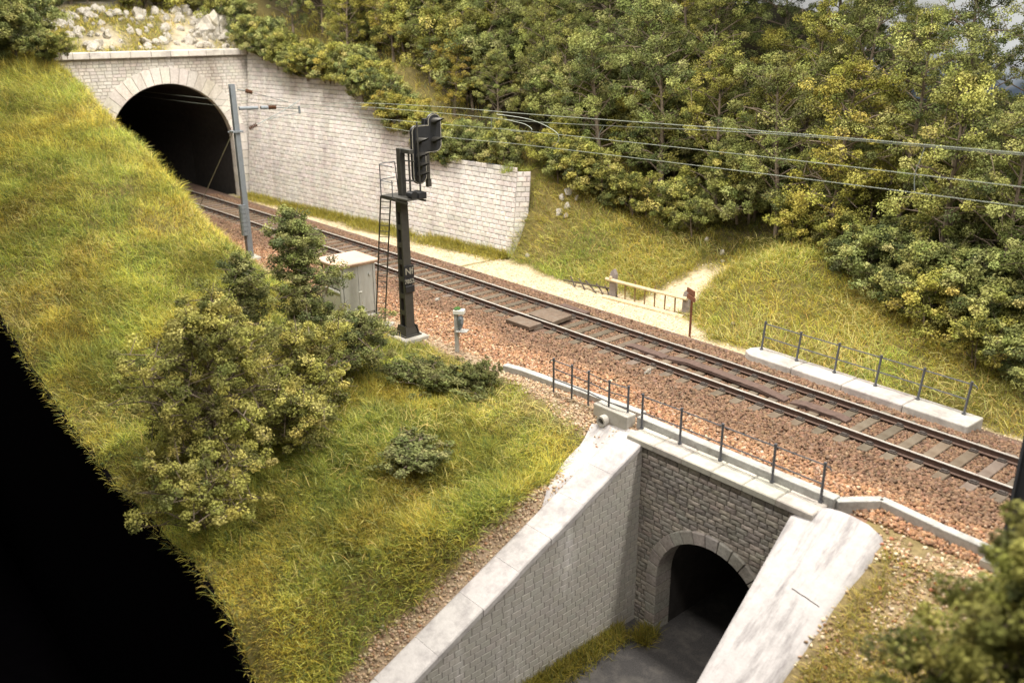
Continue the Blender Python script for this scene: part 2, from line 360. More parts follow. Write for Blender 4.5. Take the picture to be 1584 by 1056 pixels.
# ------------------------------------------------------------------ stone block walls
def clip_poly(poly, a, b_, c_):      # keep a*u+b*v<=c
    out = []
    for i in range(len(poly)):
        p, q = poly[i], poly[(i + 1) % len(poly)]
        dp, dq = a * p[0] + b_ * p[1] - c_, a * q[0] + b_ * q[1] - c_
        if dp <= 0: out.append(p)
        if (dp < 0 < dq) or (dq < 0 < dp):
            k = dp / (dp - dq); out.append((p[0] + (q[0] - p[0]) * k, p[1] + (q[1] - p[1]) * k))
    return out
def block(mb, poly, frame, dep, bev, col, puff=0):
    O, U, V_, Nn = frame
    cu = sum(p[0] for p in poly) / len(poly); cv = sum(p[1] for p in poly) / len(poly)
    P0 = []; P1 = []
    for (a, b_) in poly:
        L = math.hypot(a - cu, b_ - cv) or 1; k = max(0, 1 - bev * 1.3 / L)
        P0.append(O + U * a + V_ * b_); P1.append(O + U * (cu + (a - cu) * k) + V_ * (cv + (b_ - cv) * k) + Nn * dep)
    n = len(poly); F = [(i, (i + 1) % n, (i + 1) % n + n, i + n) for i in range(n)]
    vs = P0 + P1
    if puff:
        vs.append(O + U * cu + V_ * cv + Nn * (dep + puff)); F += [(n + i, n + (i + 1) % n, 2 * n) for i in range(n)]
    else: F.append(tuple(range(n, 2 * n)))
    mb.add(vs, F, col)
def courses(mb, frame, u0, u1, v0, v1, ch, bl, joint, dep, bev, colf, clips=(), top=None, circle=None, jh=.0, jl=.25, puff=0, bond=False, wig=0):
    v = v0; row = 0
    while v < v1 - .02:
        h = ch * (1 + random.uniform(-jh, jh)); h = min(h, v1 - v)
        uu = u0 - (random.uniform(0, bl) if not bond else (bl * .5 if row % 2 else 0))
        while uu < u1:
            L = bl * (1 + random.uniform(-jl, jl)); a, b_ = max(uu, u0), min(uu + L, u1); uu += L
            if b_ - a < joint * 2.5: continue
            if top is not None and v + h * .6 > top((a + b_) / 2): continue
            j = joint / 2; w = lambda: random.uniform(-wig, wig)
            poly = [(a + j + w(), v + j + w()), ((a + b_) / 2, v + j + w()), (b_ - j + w(), v + j + w()), (b_ - j + w(), v + h - j + w()), ((a + b_) / 2, v + h - j + w()), (a + j + w(), v + h - j + w())]
            for cp in clips:
                poly = clip_poly(poly, *cp)
                if len(poly) < 3: break
            if len(poly) < 3: continue
            if circle:
                cu, cv, R, vb = circle
                ins = [(math.hypot(p[0] - cu, p[1] - cv) < R and p[1] >= cv) or (abs(p[0] - cu) < R and p[1] < cv) for p in poly]
                if all(ins): continue
                if any(ins):
                    q = []
                    for p, i_ in zip(poly, ins):
                        if not i_: q.append(p); continue
                        if p[1] >= cv:
                            dd = math.hypot(p[0] - cu, p[1] - cv) or .01; q.append((cu + (p[0] - cu) / dd * R, cv + (p[1] - cv) / dd * R))
                        else: q.append((cu + math.copysign(R, p[0] - cu), p[1]))
                    poly = q
            block(mb, poly, frame, dep * random.uniform(.75, 1.15), bev, colf(), puff * random.uniform(.5, 1.4) if puff else 0)
        v += h; row += 1
def arch_plate(mb, frame, u0, u1, v0, v1, cu, cv, R, col, seg=28):
    O, U, V_, Nn = frame; W = lambda a, b_: O + U * a + V_ * b_
    mb.add([W(u0, v0), W(cu - R, v0), W(cu - R, v1), W(u0, v1)], [(0, 1, 2, 3)], col)
    mb.add([W(cu + R, v0), W(u1, v0), W(u1, v1), W(cu + R, v1)], [(0, 1, 2, 3)], col)
    for i in range(seg):
        a0, a1 = PI - PI * i / seg, PI - PI * (i + 1) / seg
        p0, p1 = (cu + R * math.cos(a0), cv + R * math.sin(a0)), (cu + R * math.cos(a1), cv + R * math.sin(a1))
        mb.add([W(*p0), W(*p1), W(p1[0], v1), W(p0[0], v1)], [(0, 1, 2, 3)], col)
def voussoirs(mb, frame, cu, cv, ri, ro, n, d0, d1, col, gap=.012, jambs=None, a0=0, a1=PI):
    O, U, V_, Nn = frame
    def piece(poly, c):
        P = [O + U * a + V_ * b_ + Nn * d0 for a, b_ in poly]; k = len(poly)
        cu_, cv_ = sum(p[0] for p in poly) / k, sum(p[1] for p in poly) / k; e = .018
        Q = []; S = []
        for a, b_ in poly:
            L = math.hypot(a - cu_, b_ - cv_); q = 1 - e / L
            Q.append(O + U * a + V_ * b_ + Nn * (d1 - e)); S.append(O + U * (cu_ + (a - cu_) * q) + V_ * (cv_ + (b_ - cv_) * q) + Nn * d1)
        F = []
        for i in range(k):
            j = (i + 1) % k; F += [(i, j, j + k, i + k), (i + k, j + k, j + 2 * k, i + 2 * k)]
        F.append(tuple(range(2 * k, 3 * k))); mb.add(P + Q + S, F, c)
    for i in range(n):
        b0, b1 = a0 + (a1 - a0) * i / n + gap / ro, a0 + (a1 - a0) * (i + 1) / n - gap / ro; k = 5
        poly = [(cu + ro * math.cos(b0 + (b1 - b0) * q / k), cv + ro * math.sin(b0 + (b1 - b0) * q / k)) for q in range(k + 1)]
        poly += [(cu + ri * math.cos(b1 - (b1 - b0) * q / k), cv + ri * math.sin(b1 - (b1 - b0) * q / k)) for q in range(k + 1)]
        piece(poly, jit(col, .12))
    if jambs:
        v0, nj = jambs; hh = (cv - v0) / nj
        for s_ in (-1, 1):
            for i in range(nj):
                a, b_ = sorted((cu + s_ * ri, cu + s_ * ro)); piece([(a, v0 + i * hh + gap), (b_, v0 + i * hh + gap), (b_, v0 + (i + 1) * hh - gap), (a, v0 + (i + 1) * hh - gap)], jit(col, .12))
def barrel(mb, axis_pts, cu, cv, R, vb, frame_u, col, seg=20):
    pr = [(cu - R, vb)] + [(cu - R * math.cos(PI * i / seg), cv + R * math.sin(PI * i / seg)) for i in range(seg + 1)] + [(cu + R, vb)]
    n = len(pr); P = []
    for O, U in axis_pts: P += [O + U * a + Vector((0, 0, b_)) for a, b_ in pr]
    F = []
    for k in range(len(axis_pts) - 1):
        for i in range(n - 1): F.append((k * n + i, k * n + i + 1, (k + 1) * n + i + 1, (k + 1) * n + i))
    mb.add(P, F, col)
Z3 = Vector((0, 0, 1))

# --- tunnel portal
tp = empty('tunnel_portal', (-25, -.8, -.4), 0, 'pale stone tunnel mouth with dark arch under the limestone scree', 'tunnel portal')
L0 = tp.location
fr = (Vector((-25, 0, 0)) - L0, Vector((0, 1, 0)), Z3, Vector((1, 0, 0)))
mb = MB(); arch_plate(mb, fr, -6.6, 4.6, -.8, 7.66, -.78, 2.75, 3.55, (.36, .33, .30))
courses(mb, fr, -6.5, 4.55, -.5, 7.6, .175, .34, .022, .032, .014, lambda: jit((.67, .635, .59), .10), circle=(-.78, 2.75, 4.25, 0), jl=.3)
mb.build('wall', M['portal'], tp)
mb = MB(); voussoirs(mb, fr, -.78, 2.75, 3.5, 4.35, 25, -.4, .09, (.70, .66, .61), .010, jambs=(-.5, 7)); mb.build('arch_ring', M['portal'], tp)
mb = MB(); yy = -6.35
while yy < 3.9:
    L = random.uniform(.8, 1.1); mb.box((-24.98 - L0.x, yy + L / 2 - L0.y, 7.82 - L0.z), (.75, L - .025, .34), col=jit((.62, .585, .53), .07), bev=.03); yy += L
mb.build('coping', M['coping'], tp)
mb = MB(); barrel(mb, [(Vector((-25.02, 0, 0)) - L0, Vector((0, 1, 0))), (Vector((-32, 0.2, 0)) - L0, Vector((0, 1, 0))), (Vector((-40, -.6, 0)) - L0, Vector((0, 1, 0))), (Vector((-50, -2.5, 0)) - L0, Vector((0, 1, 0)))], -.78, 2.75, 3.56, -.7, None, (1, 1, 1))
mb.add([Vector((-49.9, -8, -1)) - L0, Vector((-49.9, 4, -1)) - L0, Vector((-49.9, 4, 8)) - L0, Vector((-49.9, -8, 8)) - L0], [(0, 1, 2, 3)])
mb.build('lining', M['soot_shade'], tp)

# --- retaining wall along the cutting
rw = empty('retaining_wall', (-14, 4.1, -.4), 0, 'long pale block retaining wall stepping down from tunnel to grassy slope', 'retaining wall')
L0 = rw.location
U = Vector((1, .0874, 0)).normalized(); Nn = Vector((U.y, -U.x, 0)); V_ = (Z3 - Nn * .10).normalized()
fr = (Vector((-24.6, 3.18, -.6)) - L0, U, V_, Nn)
ulen = 21.75
def rtop(q): return float(wall_top(-24.6 + q * U.x)) + .62
mb = MB()
for i in range(60):
    a, b_ = ulen * i / 60, ulen * (i + 1) / 60; ta, tb = rtop(a) - .3, rtop(b_) - .3
    O = fr[0]; mb.add([O + U * a, O + U * b_, O + U * b_ + V_ * tb, O + U * a + V_ * ta], [(0, 1, 2, 3)], (.30, .28, .265))
wc = lambda: jit((.67, .635, .605), .11)
courses(mb, fr, 0, ulen, 0, 9, .218, .40, .019, .042, .020, wc, top=rtop, jl=.30, jh=.05, wig=.006)
mb.build('wall_face', M['wall'], rw)
mb = MB(); O2 = fr[0] + U * ulen; U2 = Vector((.62, .78, 0)).normalized(); N2 = Vector((U2.y, -U2.x, 0)); V2 = (Z3 + Vector((-.02, .10, 0))).normalized()
fr2 = (O2, U2, V2, N2); tz = rtop(ulen)
mb.add([O2, O2 + U2 * .62, O2 + U2 * .62 + V2 * (tz - .3), O2 + V2 * (tz - .3)], [(0, 1, 2, 3)], (.36, .34, .325))
courses(mb, fr2, .01, .62, 0, tz - .1, .218, .45, .019, .042, .020, wc, jl=.1, jh=.0, bond=True)
mb.build('wall_end', M['wall'], rw)
mb = MB()
for i in range(40):
    a, b_ = ulen * i / 40, ulen * (i + 1) / 40; ta = rtop((a + b_) / 2) - .32; O = fr[0]
    p = [O + U * a + V_ * ta, O + U * b_ + V_ * ta, O + U * b_ + V_ * ta - Nn * .9, O + U * a + V_ * ta - Nn * .9]; mb.add(p, [(0, 1, 2, 3)], (.62, .58, .53))
mb.build('wall_crown', M['wall'], rw)

# --- underpass: facade with arch, wings, coping
up = empty('underpass_front', (15.1, -4.40, -5.57), 0, 'dark rubble stone underpass front with round grey arch below the track', 'underpass')
L0 = up.location
fr = (Vector((0, -4.40, 0)) - L0, Vector((1, 0, 0)), Z3, Vector((0, -1, 0)))
mb = MB(); arch_plate(mb, fr, 12.6, 18.2, -5.75, -.45, 15.1, -3.9, 1.58, (.10, .09, .08))
courses(mb, fr, 12.7, 18.0, -5.6, -.45, .135, .30, .013, .028, .020, lambda: jit(random.choice([(.37, .335, .29), (.30, .278, .248), (.42, .38, .33), (.325, .30, .265)]), .12), circle=(15.1, -3.9, 1.83, 0), jh=.08, jl=.32, puff=.008, wig=.005)
mb.build('wall', M['facade'], up)
mb = MB(); voussoirs(mb, fr, 15.1, -3.9, 1.555, 1.88, 15, -.5, .10, (.36, .335, .30), .014, jambs=(-5.6, 6)); mb.build('arch_ring', M['facade'], up)
mb = MB(); X1 = Vector((1, 0, 0)); barrel(mb, [(Vector((0, -4.39, 0)) - L0, X1), (Vector((0, 9.4, 0)) - L0, X1)], 15.1, -3.9, 1.575, -5.75, None, (1, 1, 1)); mb.build('lining', M['soot_shade'], up)  # shade painted near-black; lengthened to keep the arch interior dark
mb = MB(); x = 12.40
while x < 17.3:
    L = random.uniform(.78, .98); L = min(L, 17.55 - x); mb.box((x + L / 2 - L0.x, -4.18 - L0.y, -.39 - L0.z), (L - .014, .66, .18), col=jit((.50, .475, .42), .08), bev=.025); x += L
mb.build('coping', M['coping'], up)

def wing(name, label, xin, slope, z0, ylen, width, side, coping_irregular=None):
    w = empty(name, (xin(-4.7), -8, -5.57), 0, label, 'wing wall'); L0 = w.location
    pa = Vector((xin(-4.4), -4.4, -5.7)); pb = Vector((xin(-4.4 - ylen), -4.4 - ylen, -5.7))
    U = (pb - pa).normalized(); Nn = Vector((-U.y, U.x, 0)) * side
    fr = (pa - L0, U, Z3, Nn); ln = (pb - pa).length
    vt = z0 - .10 + 5.7
    mb = MB(); mb.add([fr[0], fr[0] + U * ln, fr[0] + U * ln + Z3 * max(0, vt - slope * ln), fr[0] + Z3 * vt], [(0, 1, 2, 3)], (.29, .28, .265))
    courses(mb, fr, 0, ln, 0.1, 5.7, .165, .30, .018, .012, .005, lambda: jit((.44, .42, .385), .06), clips=[(slope, 1, vt)], bond=True, jl=.06)
    mb.build('wall', M['wing'], w)
    return w, L0
lx = lambda y: 12.82 + 0 * y
w, L0 = wing('wing_wall', 'grey brick wing wall with white sloping coping beside the grass bank', lx, .455, -.36, 9.7, .95, 1)
mb = MB(); s_ = 0.0
while s_ < 9.6:
    L = random.uniform(.95, 1.25); y0, y1 = -4.40 - s_ - .003, -4.40 - min(s_ + L, 9.7) + .003
    dx0 = .06 + random.uniform(-.012, .012)
    P = []
    for yy in (y0, y1):
        zt = -.36 + .455 * (yy + 4.4)
        for dx, dz in ((dx0, -.17), (dx0, -.03), (dx0 - .03, 0), (-.79 + random.uniform(-.04, .04), .0), (-.84, -.05), (-.84, -.35)):
            P.append(Vector((lx(yy) + dx, yy, zt + dz)) - L0)
    n = 6; F = [tuple(range(n)), tuple(range(n, 2 * n))] + [(i, (i + 1) % n, (i + 1) % n + n, i + n) for i in range(n)]
    mb.add(P, F, jit((.52, .50, .495), .03)); s_ += L
mb.build('coping', M['coping'], w)
rx = lambda y: 17.09 - (y + 4.4) * .115
w, L0 = wing('wing_wall', 'white plastered wing slope with a dark crack right of the arch', rx, .6, -.46, 8.4, 1.4, -1)
oy = [-3.9, -4.0, -4.2, -4.7, -5.4, -6.2, -7.2, -8.2, -9.5, -12.6]; ox = [17.9, 18.5, 18.98, 19.10, 18.96, 18.98, 18.90, 18.82, 18.72, 18.5]
ys = np.arange(-4.08, -12.6, -.12); P = []; F = []; nx = 14
for i, yy in enumerate(ys):
    xi = rx(yy) - .05 if yy < -4.5 else 17.08 + max(0, yy + 4.5) * 1.2; xo = np.interp(-yy, [-q for q in oy], ox) + .03 * float(wob(np.array(yy), np.array(3.0), 3.0))
    zz = -.42 + .6 * (min(yy, -4.15) + 4.4)
    for j in range(nx):
        k = j / (nx - 1); x = xi + (xo - xi) * k; zed = zz + .035 * float(wob(np.array(x * 1.0), np.array(yy * 1.0), 1.9)) * (.3 + k) + (.05 * math.sin(PI * min(1, k * 1.2)))
        if j == nx - 1: zed -= .30
        if j == nx - 2: zed -= .05
        P.append(Vector((x, yy, zed)) - L0)
for i in range(len(ys) - 1):
    for j in range(nx - 1): a = i * nx + j; F.append((a, a + 1, a + nx + 1, a + nx))
n0 = len(P)
for i, yy in enumerate(ys): q = P[i * nx]; P.append(q - Z3 * .26)
for i in range(len(ys) - 1): F.append((i * nx, (i + 1) * nx, n0 + i + 1, n0 + i))
q0 = len(P); 
mb = MB(); mb.add(P, F); mb.build('coping', M['plaster'], w, smooth=True)
mb = MB()
cpts = [(17.98, -5.83), (18.2, -5.83), (18.42, -5.84), (18.58, -5.86), (18.74, -5.87)]
def cop_z(x, y):
    xi = rx(y) - .05; xo = float(np.interp(-y, [-q for q in oy], ox)); k = (x - xi) / (xo - xi)
    return -.42 + .6 * (y + 4.4) + .035 * float(wob(np.array(x), np.array(y), 1.9)) * (.3 + k) + .05 * math.sin(PI * min(1, k * 1.2))
mb.tube([Vector((x, y, cop_z(x, y) + .004)) - L0 for x, y in [(17.98 + .07 * i, -5.83 - .005 * i + .004 * math.sin(i * 1.7)) for i in range(10)]], .009, 5); mb.build('crack', M['chair'], w)

# concrete upstand and cable trough along the ballast edge
def ribbon(mb, pts, wid, zt, h, gap=0):
    for (x0, y0), (x1, y1) in zip(pts[:-1], pts[1:]):
        a = Vector((x0, y0, 0)); b_ = Vector((x1, y1, 0)); dr = (b_ - a).normalized(); nn = Vector((-dr.y, dr.x, 0)) * wid / 2
        a, b_ = a + dr * gap - dr * .02, b_ - dr * gap + dr * .02
        mb.prism([a - nn + Z3 * zt, b_ - nn + Z3 * zt, b_ + nn + Z3 * zt, a + nn + Z3 * zt], (0, 0, -h))
def tr(name, pts, wid, zt, h, label, cat='cable trough', mat='trough'):
    mb = MB(); ribbon(mb, pts, wid, zt, h); o = mb.build(name, M[mat], bevel=.02); tag(o, label, cat); return o
tr('cable_trough', [(6.9, -3.75), (7.5, -3.62), (9.2, -3.50), (10.6, -3.40), (11.9, -3.32)], .24, -.23, .3, 'thin pale concrete trough edging behind the shorter three-rail fence')
tr('concrete_upstand', [(12.15, -3.72), (14.0, -3.74), (16.0, -3.76), (17.62, -3.78)], .26, -.12, .4, 'grey concrete kerb behind the bridge railing holding back ballast', 'kerb')
tr('cable_trough', [(17.64, -3.78), (18.25, -3.04), (19.6, -3.20), (22, -3.35), (26, -3.5)], .22, -.16, .35, 'grey kinked concrete trough leading right from the bridge railing')

# road below
mb = MB(); mb.add([(12.4, -17, -5.57), (19, -17, -5.57), (19, 9.4, -5.57), (12.4, 9.4, -5.57)], [(0, 1, 2, 3)]); tag(mb.build('road', M['asphalt']), kind='structure')
mb = MB(); mb.add([(11, 9.38, -5.6), (19, 9.38, -5.6), (19, 9.38, -2), (11, 9.38, -2)], [(0, 1, 2, 3)]); mb.build('dark_end_wall', M['soot_shade'], None); tag(bpy.data.objects['dark_end_wall'], 'near-black wall added at the far end to keep the underpass dark', 'wall')  # added to keep the view through the arch black

# apron of plaster and drain headwall left of the bridge
P = []; F = []
ap = [(10.95, -4.25), (11.4, -4.05), (11.95, -3.98), (12.3, -3.95), (12.38, -4.2), (12.0, -4.45), (11.97, -5.6), (11.95, -7.0), (11.72, -6.5), (11.45, -5.8), (11.15, -5.0)]
def apz(x, y): return float(near_h(np.array(x), np.array(y))) + .05
import bmesh
bm = bmesh.new(); vs = [bm.verts.new((x, y, 0)) for x, y in ap]; bm.faces.new(vs); bmesh.ops.triangulate(bm, faces=bm.faces[:])
bmesh.ops.subdivide_edges(bm, edges=bm.edges[:], cuts=5, use_grid_fill=True)
for v in bm.verts: v.co.z = apz(v.co.x, v.co.y) + .03 * float(wob(np.array(v.co.x), np.array(v.co.y), 2.6))
me = bpy.data.meshes.new('plaster_apron'); bm.to_mesh(me); bm.free(); me.materials.append(M['plaster'])
me.polygons.foreach_set('use_smooth', np.ones(len(me.polygons), bool))
o = bpy.data.objects.new('plaster_apron', me); COL.objects.link(o); tag(o, 'rough white plaster apron below the drain pipe, beside grass', 'apron')
dh = empty('drain_headwall', (11.35, -4.0, -.4), -.02, 'small concrete headwall with round drain pipe left of the bridge', 'drain')
mb = MB(); pl = [(-.60, -.02, .26), (-.60, -.02, -.12), (-.42, -.02, -.30), (.30, -.02, -.42), (.62, -.02, -.22), (.62, -.02, .26)]; mb.prism(pl, (0, .34, 0)); mb.build('headwall', M['concrete'], dh, bevel=.03)
mb = MB()
for (r0, r1) in ((.15, .10),):
    n = 16; P = []
    for yy, rr in ((.0, r0), (-.22, r0), (-.22, r1), (.02, r1)):
        for k in range(n): P.append((-.12 + rr * math.cos(2 * PI * k / n), yy, -.06 + rr * math.sin(2 * PI * k / n)))
    F = [(i * n + k, i * n + (k + 1) % n, (i + 1) * n + (k + 1) % n, (i + 1) * n + k) for i in range(3) for k in range(n)]
    mb.add(P, F); 
mb.build('pipe', M['concrete'], dh, smooth=False)
mb = MB(); mb.add([(-.12 + .1 * math.cos(2 * PI * k / 16), -.06, -.06 + .1 * math.sin(2 * PI * k / 16)) for k in range(16)], [tuple(range(16))]); mb.build('pipe_shade_disc', M['soot_shade'], dh)  # dark disc painted in for the shade inside the pipe

# ------------------------------------------------------------------ railings
def railing(name, tops, base_z, ztop, rails, label, rp=.030, rr=.017, lean=0, hook=0, group=None):
    o = empty(name, (tops[0][0], tops[0][1], base_z[0]), 0, label, 'railing', group); L0 = o.location
    for (x, y), bz in zip(tops, base_z):
        mb = MB(); mb.tube([Vector((x - lean, y, bz)) - L0, Vector((x, y, ztop + .02)) - L0], rp, 6); mb.tube([Vector((x, y, ztop + .0)) - L0, Vector((x, y, ztop + .05)) - L0], rp * 1.25, 6)
        mb.tube([Vector((x - lean, y, bz)) - L0, Vector((x - lean * .95, y, bz + .04)) - L0], rp * 1.8, 6); mb.build('post', M['iron'], o)
    for zr in rails:
        pts = [Vector((x - lean * (ztop - zr), y, zr + random.uniform(-.008, .008))) - L0 for x, y in tops]
        mb = MB()
        if hook and zr == rails[0]:
            s0 = -1 if hook < 0 else 1; e = pts[0] if hook < 0 else pts[-1]
            q = [e + Vector((s0 * .10, 0, -.01)), e + Vector((s0 * .15, 0, -.06)), e + Vector((s0 * .15, 0, -.13))]; pts = (q[::-1] + pts) if hook < 0 else (pts + q)
        mb.tube(pts, rr, 6); mb.build('rail', M['iron'], o)
    return o
railing('bridge_railing', [(12.43, -4.0), (13.61, -3.96), (14.79, -3.95), (16.18, -3.95), (17.36, -3.93)], [-.3] * 5, .60, (.58, .14), 'grey two-rail iron railing on the coping over the arch', hook=1)
railing('side_fence', [(9.06, -3.84), (9.76, -3.82), (10.37, -3.80), (11.19, -3.88), (11.78, -3.80)], [-.48, -.55, -.65, -.95, -.5], .55, (.53, .28, -.02), 'short grey three-rail fence stepping down above the drain headwall', hook=-1)
pk = empty('parapet_kerb', (14.8, 2.05, -.3), -.045, 'pale concrete parapet base carrying the railing across the track', 'parapet')
mb = MB(); x = -3.5
for L in (1.75, 1.6, 1.75, 1.7):
    e0 = .25 if x < -3 else 0
    poly = [(x + .01, -.42 + e0, .3), (x + L - .01, -.42, .3), (x + L - .01, .42, .3), (x + .01, .42 - e0 * .5, .3)]
    if e0: poly = [(x, -.2, .3), (x + .3, -.42, .3), (x + L - .01, -.42, .3), (x + L - .01, .42, .3), (x + .15, .42, .3), (x - .03, .1, .3)]
    mb.prism(poly, (0, 0, -.6), jit((.50, .475, .44), .06)); x += L
mb.build('kerb_block', M['coping'], pk, bevel=.035)
railing('parapet_railing', [(11.68, 2.36), (12.9, 2.31), (14.12, 2.27), (15.36, 2.22), (16.55, 2.18), (17.75, 2.13)], [.0] * 6, .86, (.84, .42), 'grey two-rail iron railing standing on the far concrete parapet', lean=.06, hook=1)

# ------------------------------------------------------------------ track
trk = empty('railway_track', (0, 0, -.17), 0, 'single rusty railway track with grey sleepers running into the tunnel', 'railway track')
TL = trk.location
xs = np.arange(-50, 30.1, .7)
def railprof(side, prof, name, mat, parent):
    P = []; F = []; n = len(prof)
    for x in xs:
        yc = float(YC(x)) + side * .752
        for a, z in prof: P.append((x, yc + a, z + .17))
    for i in range(len(xs) - 1):
        for k in range(n): F.append((i * n + k, i * n + (k + 1) % n, (i + 1) * n + (k + 1) % n, (i + 1) * n + k))
    mb = MB(); mb.add(P, F); o = mb.build(name, mat, parent); return o
for s_ in (-1, 1):
    o = railprof(s_, [(-.075, -.17), (.075, -.17), (.075, -.15), (.014, -.13), (.014, -.045), (.036, -.035), (.036, -.006), (-.036, -.006), (-.036, -.035), (-.014, -.045), (-.014, -.13), (-.075, -.15)], 'rail', M['rail'], trk)
    railprof(s_, [(.0365, -.0125), (.034, -.002), (.02, .003), (-.02, .003), (-.034, -.002), (-.0365, -.0125)], 'rail_head', M['railhead'], o)
sm = MB(); sm.box((0, 0, -.09), (.26, 2.5, .18), bev=.012, col=(.21, .188, .168)); sl0 = sm.build('sleeper', M['sleeper'], trk)
cm = MB(); cm.box((0, 0, .03), (.19, .30, .035), bev=.008); cm.box((0, .105, .06), (.14, .06, .05), bev=.01); cm.box((0, -.105, .06), (.14, .06, .05), bev=.01); ch0 = cm.build('rail_chair', M['chair'], sl0)
tints = []
for i in range(6):
    me = sl0.data.copy(); a = me.color_attributes['Col']; c = np.ones((len(me.vertices), 4), np.float32); c[:, :3] = jit((.175, .138, .108), .2); a.data.foreach_set('color', c.ravel()); tints.append(me)
for i in range(-52, 40):
    x = 5.7773 + .6112 * i
    o = sl0 if i == -52 else sl0.copy()
    if i != -52: COL.objects.link(o)
    o.data = tints[random.randrange(6)]
    o.parent = trk; o.location = (x + random.uniform(-.015, .015), float(YC(x)) + random.uniform(-.03, .03), 0); o.rotation_euler = (0, 0, random.uniform(-.012, .012))
    if x > -27:
        for s_ in (-1, 1):
            k = ch0 if (ch0.get('used') is None) else ch0.copy()
            if ch0.get('used'): COL.objects.link(k)
            ch0['used'] = 1; k.parent = o; k.location = (0, s_ * .752, -.005)
    
# crossing boards and long brown ramp boards
def plank(name, poly, zt, th, mat, label, cat='board', group=None, grooves=0):
    mb = MB(); mb.prism([(x, y, zt) for x, y in poly], (0, 0, -th)); o = mb.build(name, M[mat], bevel=.012); tag(o, label, cat, group); return o
plank('crossing_board', [(4.33, -.48), (5.53, -.50), (5.42, .50), (4.30, .56)], .008, .14, 'board', 'wide brown crossing board between the rails')
plank('crossing_board', [(4.12, -1.34), (5.28, -1.32), (5.24, -.74), (4.10, -.76)], -.04, .14, 'board', 'brown crossing board outside the near rail, tilted to ballast')
plank('crossing_board', [(4.2, 1.05), (5.5, 1.05), (5.5, 1.30), (4.2, 1.32)], -.03, .14, 'rampboard', 'narrow dark crossing board beyond the far rail')
def rampboard(x0, x1, y0, y1, hmid, label):
    mb = MB(); n = 10; P = []
    for i in range(n + 1):
        k = i / n; x = x0 + (x1 - x0) * k; y = y0 + (y1 - y0) * k + .015 * math.sin(k * 7); z = -.14 + hmid * min(1, 5 * min(k, 1 - k)) + random.uniform(-.006, .006)
        for a, b_ in ((-.15, 0), (.15, 0), (.15, -.09), (-.15, -.09)): P.append((x, y + a + random.uniform(-.008, .008), z + b_))
    F = [(i * 4 + k, i * 4 + (k + 1) % 4, (i + 1) * 4 + (k + 1) % 4, (i + 1) * 4 + k) for i in range(n) for k in range(4)] + [(0, 1, 2, 3), (n * 4, n * 4 + 1, n * 4 + 2, n * 4 + 3)]
    mb.add(P, F); o = mb.build('ramp_board', M['rampboard']); tag(o, label, 'board')
rampboard(8.35, 9.85, .05, .06, .03, 'short flat brown board between rails, end nearest the crossing')
rampboard(9.9, 14.05, .10, -.05, .10, 'long raised brown board with ramped ends between the rails')
rampboard(14.2, 15.8, -.02, -.02, .05, 'short brown board between rails opposite the parapet middle')

# ------------------------------------------------------------------ overhead line mast with bracket
mt = empty('catenary_mast', (-10.5, -3.52, -.4), 0, 'tall blue-grey catenary mast with brown insulators near the tunnel', 'catenary mast'); L0 = mt.location
mb = MB(); P = lambda x, y, z: Vector((x, y, z)) - L0
for s_ in (-1, 1):
    mb.box((s_ * .075, 0, 3.7), (.045, .25, 7.4), taper=.82)
mb.box((0, .0, 3.72), (.12, .05, 7.36)); mb.build('post', M['mast'], mt)
mb = MB(); mb.box((0, 0, .06), (.7, .7, .16), bev=.03); mb.build('footing', M['concrete'], mt)
mb = MB(); 
for k in range(7): mb.tube([P(-10.34, -3.72, .75 + k * .19), P(-10.34, -3.72, .925 + k * .19)], .155, 12)
mb.build('counterweight', M['mast'], mt)
mb = MB(); mb.tube([P(-10.34, -3.72, 2.05), P(-10.36, -3.7, 2.7)], .03, 6); mb.tube([P(-10.34, -3.72, 2.05), P(-10.34, -3.72, -.2)], .055, 6); mb.build('weight_rod', M['chair'], mt)
mb = MB(); mb.tube([P(-10.4, -3.35, 6.03), P(-10.35, -2.55, 6.0)], .075, 8); mb.build('bracket_arm', M['mast'], mt)
mb = MB(); mb.tube([P(-10.33, -2.42, 6.0), P(-10.32, -2.1, 5.99)], .075, 8); mb.build('bracket_sleeve', M['mast'], mt)
def insul(a, b_):
    mb = MB(); a, b_ = Vector(a), Vector(b_); n = 5; mb.tube([a - L0, b_ - L0], .035, 6)
    for k in range(n):
        c = a + (b_ - a) * (k + .5) / n; dr = (b_ - a) / n * .28; mb.tube([c - dr - L0, c - L0, c + dr - L0], [.05, .10, .05], 8)
    mb.build('insulator', M['insul'], mt)
insul((-10.32, -2.08, 5.99), (-10.32, -1.72, 5.975)); insul((-10.4, -3.0, 6.72), (-10.38, -2.7, 6.63)); insul((-10.4, -3.0, 5.18), (-10.38, -2.65, 5.32))
mb = MB(); mb.tube([P(-10.32, -1.72, 5.975), P(-10.3, -.66, 5.84)], .022, 5); mb.tube([P(-10.4, -3.33, 6.78), P(-10.4, -3.0, 6.72)], .025, 5)
mb.tube([P(-10.38, -2.7, 6.63), P(-10.3, -1.15, 6.15)], .014, 5); mb.tube([P(-10.38, -2.65, 5.32), P(-10.3, -1.5, 5.78), P(-10.3, -.58, 6.2)], .018, 5)
mb.tube([P(-10.38, -2.3, 5.48), P(-10.3, -1.2, 5.62), P(-10.3, -.64, 5.70)], .014, 5); mb.build('registration_arm', M['finewire'], mt)
mb = MB(); mb.box(P(-10.3, -.65, 5.80), (.07, .07, .34), bev=.02); mb.build('clamp', M['mast'], mt)
mb = MB(); mb.box((0, -.02, 5.5), (.4, .46, .07)); mb.tube([P(-10.5, -3.85, 5.1), P(-10.5, -3.9, 5.1)], .03, 5); mb.build('collar', M['mast'], mt)
